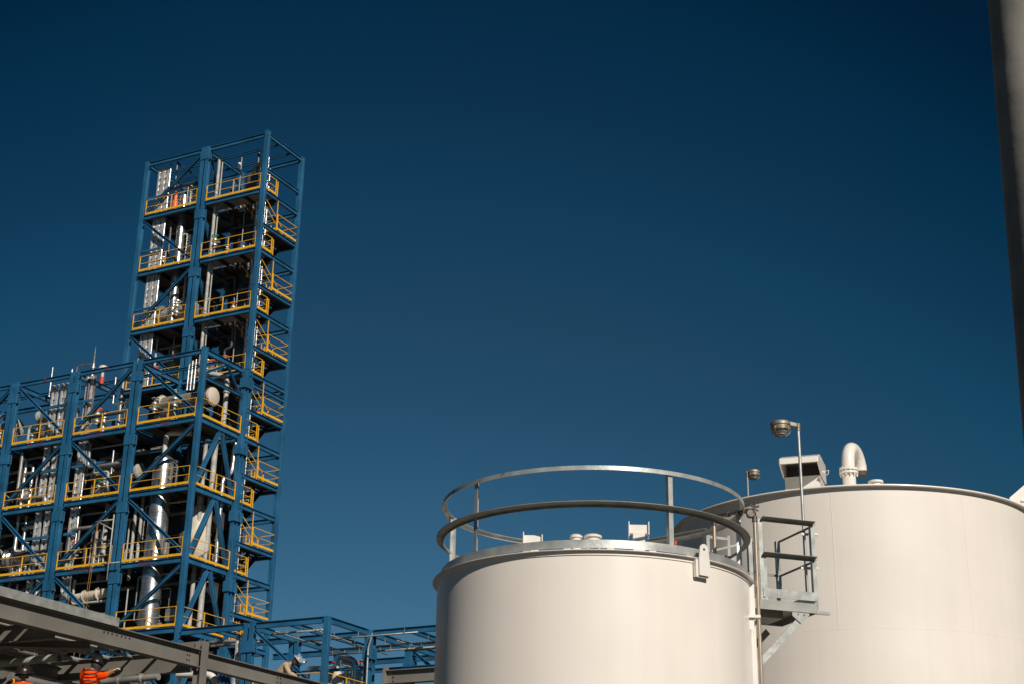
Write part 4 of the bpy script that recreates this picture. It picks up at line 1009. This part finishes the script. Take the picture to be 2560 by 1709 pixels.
A_ = [V3((0, yh, zmid)), V3((0, yf, ztop-.12)), V3((0, yf+.02, ztop-.02)), V3((0, yh-.1, ztop+.08)), V3((0, yb2, ztop+.08)), V3((0, yb2, zmid))]
for xx in (xa, xb): plate(mb, [V3((xx, p.y, p.z)) for p in A_], X)
def sheet(i, j, n): plate(mb, [V3((xa, A_[i].y, A_[i].z)), V3((xb, A_[i].y, A_[i].z)), V3((xb, A_[j].y, A_[j].z)), V3((xa, A_[j].y, A_[j].z))], n)
sheet(1, 2, V3((0, -1, .1))); sheet(2, 3, V3((0, -.3, 1))); sheet(3, 4, UP); sheet(4, 5, V3((0, 1, 0)))
mb.build('hood', 'white', HV); HV.rotation_euler.z = -.33
MB().box(V3((cx, yh+.28, (zmid+ztop)/2)), wv-.02, .02, (ztop-zmid)).build('screen', 'dark', HV)
m = MB(); q = V3((xb+.03, yh-.1, zmid+.02)); m.tube(q, q+V3((.05, 0, -.02)), .025, 8).path([q, q+V3((.12, -.02, .02)), q+V3((.1, -.02, -.06)), q+V3((.02, 0, -.05))], .006, 5); m.build('latch', 'white', HV)
# goose neck vent
yg = FN.y-FR*.55
g0 = onY(*c(11, 958, 560), yg); gt = onY(*c(11, 960, 302), yg); g2 = onY(*c(11, 1048, 515), yg+.55)
GN = thing('gooseneck_vent', 'white upside down U shaped vent pipe on the far tank roof', 'vent pipe', XY(g0, FZ))
rp_ = (onY(*c(11, 1010, 450), yg)-onY(*c(11, 906, 450), yg)).length/2
dirg = XY(g2-g0, 0).normalized(); span = .64; Rg = span/2
pts = [XY(g0, FZ+.1)]; zc_ = gt.z-rp_-Rg
pts += [XY(g0, zc_)+dirg*(Rg-Rg*cos(radians(a)))+UP*Rg*1.0*sin(radians(a)) for a in range(0, 181, 15)]
pts.append(XY(g0+dirg*span, g2.z))
MB().path(pts, rp_, 28, .001, 1).build('pipe', 'white', GN)
MB().tube(XY(g0+dirg*span, g2.z+.0), XY(g0+dirg*span, g2.z-.2), rp_*.98, 24).build('bird_screen', 'mesh', GN)
m = MB(); zf = g0.z
m.lathe(XY(g0, zf), UP, [(rp_, .0), (rp_*1.42, .0), (rp_*1.42, .035), (rp_, .035)], 32).lathe(XY(g0, zf-.06), UP, [(rp_, .0), (rp_*1.42, .0), (rp_*1.42, .035), (rp_, .035)], 32)
for i in range(12):
    a = 2*pi*i/12; p = XY(g0, zf)+V3((cos(a), sin(a), 0))*rp_*1.24; m.tube(p-UP*.1, p+UP*.06, .013, 6)
m.build('flange', 'white', GN)
MB().lathe(XY(g0, FZ), UP, [(rp_*1.9, .0), (rp_*1.9, .1), (rp_, .11), (rp_, .12)], 32).build('base_pad', 'white', GN)
q = onY(*c(11, 1172, 648), FN.y-FR*.7); TM().lathe(XY(q, FZ), UP, [(.1, 0), (.1, q.z-FZ-.02), (.13, q.z-FZ-.02), (.13, q.z-FZ+.015), (0, q.z-FZ+.02)], 24).make('nozzle_cap', 'white', 'flat white nozzle cap right of the bent vent pipe on the far tank roof', 'nozzle')
# second hood at the right edge of the picture
yh2 = FN.y-FR*.1
q1 = onY(*c(11, 2235, 770), yh2); q2 = onY(*c(11, 2349, 672), yh2); HB = thing('hooded_vent', 'white sloping hood cut off by the right edge of the picture on the far tank', 'vent', XY(q2, FZ))
mb = MB(); A2_ = [(q1.x, FZ-.1), (q1.x, q1.z), (q2.x, q2.z), (q2.x+.5, q2.z), (q2.x+.5, FZ-.1)]
mb.prism(V3((0, yh2, 0)), V3((0, yh2+.9, 0)), A2_, V3((1, 0, 0)), UP); mb.build('hood', 'white', HB)
MB().bar(V3((q1.x+.2, yh2-.015, q1.z-.06)), V3((q2.x+.5, yh2-.015, q1.z-.03)), .02, .03).build('flange', 'white', HB)

# ------------------------------------------------------------------ foreground pole at the right edge
pl_top = onY(2474, 0, 6.0); pl_bot = onY(2560, 1021, 5.2)
zp0, zp1 = pl_bot.z, pl_top.z
cxp = pl_top.x+.19; cyp = 6.0
rb = .19+.0; k_ = ((cxp-onY(2560, 1021, cyp).x)-.19)/(onY(0, 1021, cyp).z-pl_top.z)
zb_ = onY(2560, 1021, cyp).z; r_b = cxp-onY(2560, 1021, cyp).x
def rz(z): return .19+(r_b-.19)*(z-pl_top.z)/(zb_-pl_top.z)
PO = thing('steel_pole', 'thick weathered grey steel pole leaning into the right edge close to the camera', 'pole', V3((cxp, cyp, 0)))
MB().lathe(V3((cxp, cyp, 0)), UP, [(rz(0), 0), (rz(3), 3), (rz(7.5), 7.5), (0, 7.5)], 64).build('shaft', 'pole', PO)
m = MB(); q = at_angle(V3((cxp, cyp, 0)), rz(5.2), 262, onY(2548, 98, 5.8).z)
m.box(q, .05, .03, .012).box(q-UP*.05, .04, .02, .01); m.build('rust_scar', 'rust', PO)

# ------------------------------------------------------------------ people
def skinned(name, m, par, nodes, edges, radii, sub=2, root=0):
    o0 = org(par); me = bpy.data.meshes.new(name)
    me.from_pydata([V3(p)-o0 for p in nodes], edges, []); o = bpy.data.objects.new(name, me); COL.objects.link(o)
    o.parent = par
    md = o.modifiers.new('Skin', 'SKIN'); md.use_smooth_shade = True
    for i, r in enumerate(radii):
        sv = me.skin_vertices[0].data[i]; sv.radius = r if isinstance(r, tuple) else (r, r)
    me.skin_vertices[0].data[root].use_root = True
    s_ = o.modifiers.new('Sub', 'SUBSURF'); s_.levels = sub; s_.render_levels = sub
    me.materials.append(M[m]); return o
def hand(par, w, d, palm_up, m='glove', k=1.):
    # wrist w, pointing d; five fingers
    d = d.normalized(); s_ = d.cross(palm_up).normalized(); n = s_.cross(d)
    N_ = [w, w+d*.05*k, w+d*.085*k]; E_ = [(0, 1), (1, 2)]; R_2 = [(.026, .02), (.036, .018), (.036, .016)]
    for i, (off, ln) in enumerate(((-.03, .07), (-.01, .08), (.011, .075), (.03, .06))):
        b = w+d*.09*k+s_*off*k; i0 = len(N_)
        N_ += [b, b+d*ln*.45*k-n*.008*k, b+d*ln*.8*k-n*.035*k, b+d*ln*.85*k-n*.055*k]; R_2 += [.0105, .0095, .0088, .008]
        E_ += [(2, i0), (i0, i0+1), (i0+1, i0+2), (i0+2, i0+3)]
    i0 = len(N_); b = w+d*.03*k-s_*.035*k
    N_ += [b, b+d*.03*k-s_*.02*k-n*.015*k, b+d*.055*k-s_*.022*k-n*.03*k]; R_2 += [.013, .0115, .0095]; E_ += [(1, i0), (i0, i0+1), (i0+1, i0+2)]
    return skinned('glove' if m == 'glove' else 'hand', m, par, N_, E_, R_2, 1)
def person(lab, pelvis, chest, neck, head, shR, elR, wrR, shL, elL, wrL, fwd, shirt, trou, kR=1.):
    """continuous body; clothes are separate shells"""
    side = (shR-shL).normalized()
    t = thing('person', lab, 'person', V3((pelvis.x, pelvis.y, pelvis.z-.92)))
    hipR, hipL = pelvis+side*.1, pelvis-side*.1
    kn = [hipR-UP*.43+fwd*.05, hipL-UP*.43+fwd*.02]; an = [hipR-UP*.84, hipL-UP*.84]; toe = [a+fwd*.17-UP*.05 for a in an]
    nodes = [pelvis, pelvis.lerp(chest, .5), chest, neck, neck.lerp(head, .6), head, shR, elR, wrR, shL, elL, wrL, hipR, kn[0], an[0], toe[0], hipL, kn[1], an[1], toe[1], head+UP*.07]
    edges = [(0, 1), (1, 2), (2, 3), (3, 4), (4, 5), (5, 20), (2, 6), (6, 7), (7, 8), (2, 9), (9, 10), (10, 11), (0, 12), (12, 13), (13, 14), (14, 15), (0, 16), (16, 17), (17, 18), (18, 19)]
    rad = [(.15, .11), (.14, .1), (.15, .11), .06, .055, (.078, .09), .06, .042, .028, .06, .042, .028, .09, .06, .042, .035, .09, .06, .042, .035, (.07, .085)]
    skinned('body', 'skin', t, nodes, edges, rad)
    # face: nose, ears
    f = MB(); 
    f.lathe(head+fwd*.085-UP*.005, fwd, [(.018, 0), (.012, .02), (0, .03)], 8)
    for s_ in (-1, 1): f.lathe(head+side*s_*.078, side*s_, [(.03, -.01), (.028, .01), (0, .014)], 10)
    f.build('face', 'skin', t)
    ew = elR.lerp(wrR, .62); ewL = elL.lerp(wrL, .9)
    skinned('jacket', shirt, t, [pelvis-UP*.05, pelvis.lerp(chest, .5), chest, neck-UP*.03, shR, elR, ew, shL, elL, ewL], [(0, 1), (1, 2), (2, 3), (2, 4), (4, 5), (5, 6), (2, 7), (7, 8), (8, 9)],
            [(.20, .16), (.21, .16), (.22, .165), .085, .105, .085, .075, .105, .085, .07])
    skinned('trousers', trou, t, [pelvis, hipR, kn[0], an[0], hipL, kn[1], an[1]], [(0, 1), (1, 2), (2, 3), (0, 4), (4, 5), (5, 6)], [(.17, .13), .11, .08, .065, .11, .08, .065])
    b = MB()
    for a, tt in zip(an, toe): b.prism(a-UP*.1-fwd*.06, a-UP*.02-fwd*.06, [(-.05, -.03), (.05, -.03), (.05, .24), (-.05, .24)], side, fwd)
    b.build('boots', 'dark', t)
    hand(t, wrR, wrR-elR, UP); hand(t, wrL, wrL-elL, UP)
    return t, ew
def helmet(par, p, up, fwd, m, r=.135, rim=True, name='hard_hat'):
    b = MB().lathe(p, up, [(r*1.02, 0)]+[(r*cos(radians(a)), r*.95*sin(radians(a))) for a in range(0, 91, 10)], 24)
    b.lathe(p, up, [(r*.98, -.01), (r*1.22, -.012), (r*1.2, .004), (r*.98, .01)], 28)
    b.prism(p-fwd*r*.9+up*r*.62, p+fwd*r*.9+up*r*.62, [(-.012, 0), (.012, 0), (.01, .045), (-.01, .045)], up.cross(fwd), up)
    return b.build(name, m, par)
# worker in orange, right arm stretched to the right; the depth is just in front of the rack beam
Yw = 35.0; sc_ = 1.0
def wp(n, x, y, dy=0.): return onY(*c(n, x, y), Yw+dy)
shL, shR = wp(14, 370, 1270), wp(14, 700, 1330, -.1)
chest = (shL+shR)/2-UP*.06; neck = chest+UP*.17+V3((0, .02, 0)); head = neck+V3((.05, .05, .13))
elR = wp(14, 800, 1310, -.25); wrR = wp(14, 1085, 1215, -.2)
shR = wp(14, 640, 1350, -.05); elR = shR+(wrR-shR)*.5+V3((0, -.03, -.06))
elL = shL+V3((-.1, .15, -.22)); wrL = elL+V3((.05, .2, .1))
pelvis = chest-UP*.5
p1_, ew = person('person in bright orange overalls seen from behind with the right arm stretched out', pelvis, chest, neck, head, shR, elR, wrR, shL, elL, wrL, V3((.25, .97, 0)), 'hivis', 'hivis')
MB().tube(ew-(wrR-elR).normalized()*.05, wrR, .058, 12, .05).build('sleeve_cuff', 'cuff', p1_)
helmet(p1_, head+UP*.02, (UP+V3((.3, .2, 0))).normalized(), V3((.3, .95, 0)).normalized(), 'helmetd', .15)
MB().lathe(head-UP*.02, UP, [(.09, -.14), (.12, -.06), (.12, .03), (0, .08)], 20).build('hood', 'dark', p1_)  # dark cover added where this worker's head lies in shadow
st = MB()
for dz in (.12, .02, -.12): st.lathe(chest+UP*dz, UP, [(.2, -.018), (.205, 0), (.2, .018)], 24, None, pi*0, pi*2)
st.build('shadow_stripe', 'stripe', p1_)  # dark bands paint the rack pipes' shadows across the orange back
# hard hatted worker at the left, only head and collar visible
hd = onY(*c(17, 640, 1230), 34.0); nk = hd-UP*.2; ch = nk-UP*.22
p2_, _ = person('person in a dark brown hard hat with orange collar at the lower left corner', ch-UP*.5, ch, nk, hd, ch+V3((.2, 0, .08)), ch+V3((.27, .1, -.2)), ch+V3((.1, .3, -.1)), ch+V3((-.2, 0, .08)), ch+V3((-.27, .1, -.2)), ch+V3((-.1, .3, -.1)), V3((.1, 1, 0)).normalized(), 'hivis', 'denim')
hh = helmet(p2_, hd-UP*.02, (UP+V3((.05, -.25, 0))).normalized(), V3((0, 1, 0)), 'helmetd', .18)
MB().lathe(hd-UP*.06, V3((0, -.35, .93)), [(.13, -.02), (.2, -.02), (.205, .0), (.13, .02)], 24).build('neck_shade', 'helmetd', p2_)
MB().lathe(hd-UP*.02, V3((0, 0, 1)), [(.11, -.12), (.125, -.04), (.12, .05), (.0, .1)], 20).build('hair', 'hair', p2_)
# worker bending behind the beam in tan shirt with face shield
Yb = gb.y+7.5
def bp_(x, y, dy=0): return onY(*c(16, x, y), Yb+dy)
hd = bp_(760, 620); nk = bp_(620, 680, .02); ch = bp_(500, 740, .05); 
p3_, _ = person('person in a tan shirt and raised face shield bending down behind the grey beam', ch+V3((-.32, .05, -.42)), ch, nk, hd, ch+V3((.0, -.22, -.0)), ch+V3((.16, -.25, -.3)), ch+V3((.38, -.1, -.42)), ch+V3((.02, .22, .02)), ch+V3((.2, .25, -.28)), ch+V3((.4, .12, -.4)), V3((.8, 0, -.6)).normalized(), 'tan', 'denim')
ax = V3((.72, -.1, .62)).normalized()
helmet(p3_, hd+ax*.03, ax, V3((.6, 0, -.8)).normalized(), 'visor', .16)
MB().lathe(hd+ax*.035, ax, [(.165, -.014), (.185, -.012), (.185, .012), (.165, .014)], 28).build('helmet_rim', 'white', p3_)
MB().lathe(hd-ax*.02, ax, [(.03, -.2), (.115, -.14), (.13, -.03), (.12, .06), (0, .1)], 20).build('hair', 'hair', p3_)
q = hd+V3((.2, -.05, -.12)); MB().lathe(q, V3((.9, -.2, -.2)), [(.14, -.12), (.16, 0), (.12, .08)], 20, None, 0, pi).build('face_shield', 'visor', p3_)
MB().path([ch+V3((-.05, -.2, .1)), ch+V3((.08, -.17, .12)), ch+V3((.13, -.1, -.15)), ch+V3((.1, -.1, -.3))], .022, 8).build('harness_strap', 'harness', p3_)
# scaffold deck the workers stand on
SF = thing('scaffold_deck', 'timber scaffold deck under the grey rack carrying the workers', 'scaffold', onY(150, 1700, 41)-UP*3)
zdk = p1_.location.z-.02
MB().box(V3((-9.6, 35, zdk-.06)), 7, 3.4, .08).build('boards', 'cuff', SF)
for xx in (-12.8, -9.6, -6.4):
    for yy in (33.6, 36.4): MB().tube(V3((xx, yy, 0)), V3((xx, yy, zdk-.1)), .025, 8).build('leg', 'galvd', SF)
MB().box(V3((p3_.location.x, p3_.location.y, p3_.location.z-.06)), 2.4, 1.6, .08).build('boards', 'cuff', SF)
for xx in (-1, 1):
    for yy in (-.7, .7): MB().tube(V3((p3_.location.x+xx, p3_.location.y+yy, 0)), V3((p3_.location.x+xx, p3_.location.y+yy, p3_.location.z-.1)), .025, 8).build('leg', 'galvd', SF)

# ------------------------------------------------------------------ ground
me = bpy.data.meshes.new('ground'); n = 24; R0 = 1500
vs = [(x*R0/n, y*R0/n, 0) for x in range(-n, n+1) for y in range(-n, n+1)]
fs = [(i*(2*n+1)+j, (i+1)*(2*n+1)+j, (i+1)*(2*n+1)+j+1, i*(2*n+1)+j+1) for i in range(2*n) for j in range(2*n)]
me.from_pydata(vs, [], fs); me.materials.append(M['ground']); o = bpy.data.objects.new('ground', me); COL.objects.link(o); o['kind'] = 'structure'

# ------------------------------------------------------------------ light
AZ, EL = radians(24), radians(33)
sd = V3((sin(AZ)*cos(EL), -cos(AZ)*cos(EL), sin(EL)))
ld = bpy.data.lights.new('sun', 'SUN'); ld.energy = 4.3; ld.angle = radians(.53); ld.color = (1, .935, .85)
lo = bpy.data.objects.new('sun', ld); COL.objects.link(lo); lo.rotation_euler = sd.to_track_quat('Z', 'Y').to_euler()
w = bpy.data.worlds.new('World'); sc.world = w; w.use_nodes = True; nt = w.node_tree; L = nt.links
bg = nt.nodes['Background']; bg.inputs['Strength'].default_value = .085
sk = nd(nt, 'ShaderNodeTexSky', sky_type='NISHITA'); sk.sun_disc = False; sk.sun_elevation = EL; sk.sun_rotation = atan2(sd.x, sd.y)
sk.air_density = 1.; sk.dust_density = .3; sk.ozone_density = 2.5
tc = nd(nt, 'ShaderNodeTexCoord'); sx = nd(nt, 'ShaderNodeSeparateXYZ'); L.new(tc.outputs['Generated'], sx.inputs[0])
sq = nd(nt, 'ShaderNodeMath', operation='MULTIPLY'); sh = nd(nt, 'ShaderNodeMath', operation='ADD'); sh.inputs[1].default_value = .035; L.new(sx.outputs['X'], sh.inputs[0]); L.new(sh.outputs[0], sq.inputs[0]); L.new(sh.outputs[0], sq.inputs[1])
ad = nd(nt, 'ShaderNodeMath', operation='MULTIPLY_ADD'); ad.inputs[1].default_value = 1.2; L.new(sq.outputs[0], ad.inputs[0]); L.new(sx.outputs['Z'], ad.inputs[2])
rp = nd(nt, 'ShaderNodeValToRGB'); L.new(ad.outputs[0], rp.inputs['Fac'])
SKY = [(.0, (.30, .42, .50)), (.2, (.19, .36, .42)), (.31, (.12, .295, .34)), (.38, (.10, .26, .31)), (.445, (.06, .25, .305)), (.5, (.045, .20, .26)), (.57, (.018, .165, .225)), (.64, (.006, .10, .15))]
while len(rp.color_ramp.elements) < len(SKY): rp.color_ramp.elements.new(.5)
for e, (p, cc) in zip(rp.color_ramp.elements, SKY): e.position = p; e.color = (*cc, 1)
mx = nd(nt, 'ShaderNodeMixRGB', blend_type='MULTIPLY'); mx.inputs['Fac'].default_value = 1
L.new(sk.outputs['Color'], mx.inputs['Color1']); L.new(rp.outputs['Color'], mx.inputs['Color2']); L.new(mx.outputs['Color'], bg.inputs['Color'])

# ------------------------------------------------------------------ camera
cd = bpy.data.cameras.new('camera'); cd.lens = F/2560*36; cd.sensor_width = 36; cd.clip_end = 5000; cd.clip_start = .1
co = bpy.data.objects.new('camera', cd); COL.objects.link(co)
fw = V3((0, cos(PIT), sin(PIT))); upv = V3((0, -sin(PIT), cos(PIT))); rt_ = V3((1, 0, 0))
cr = rt_*cos(ROL)+upv*sin(ROL); cu = upv*cos(ROL)-rt_*sin(ROL)
mtx = Matrix((cr, cu, -fw)).transposed().to_4x4(); mtx.translation = CAMP; co.matrix_world = mtx
sc.camera = co
sc.view_settings.view_transform = 'Standard'; sc.view_settings.look = 'None'; sc.view_settings.exposure = 0; sc.view_settings.gamma = 1
sc.render.resolution_x = 1024; sc.render.resolution_y = 683
sc.cycles.max_bounces = 8
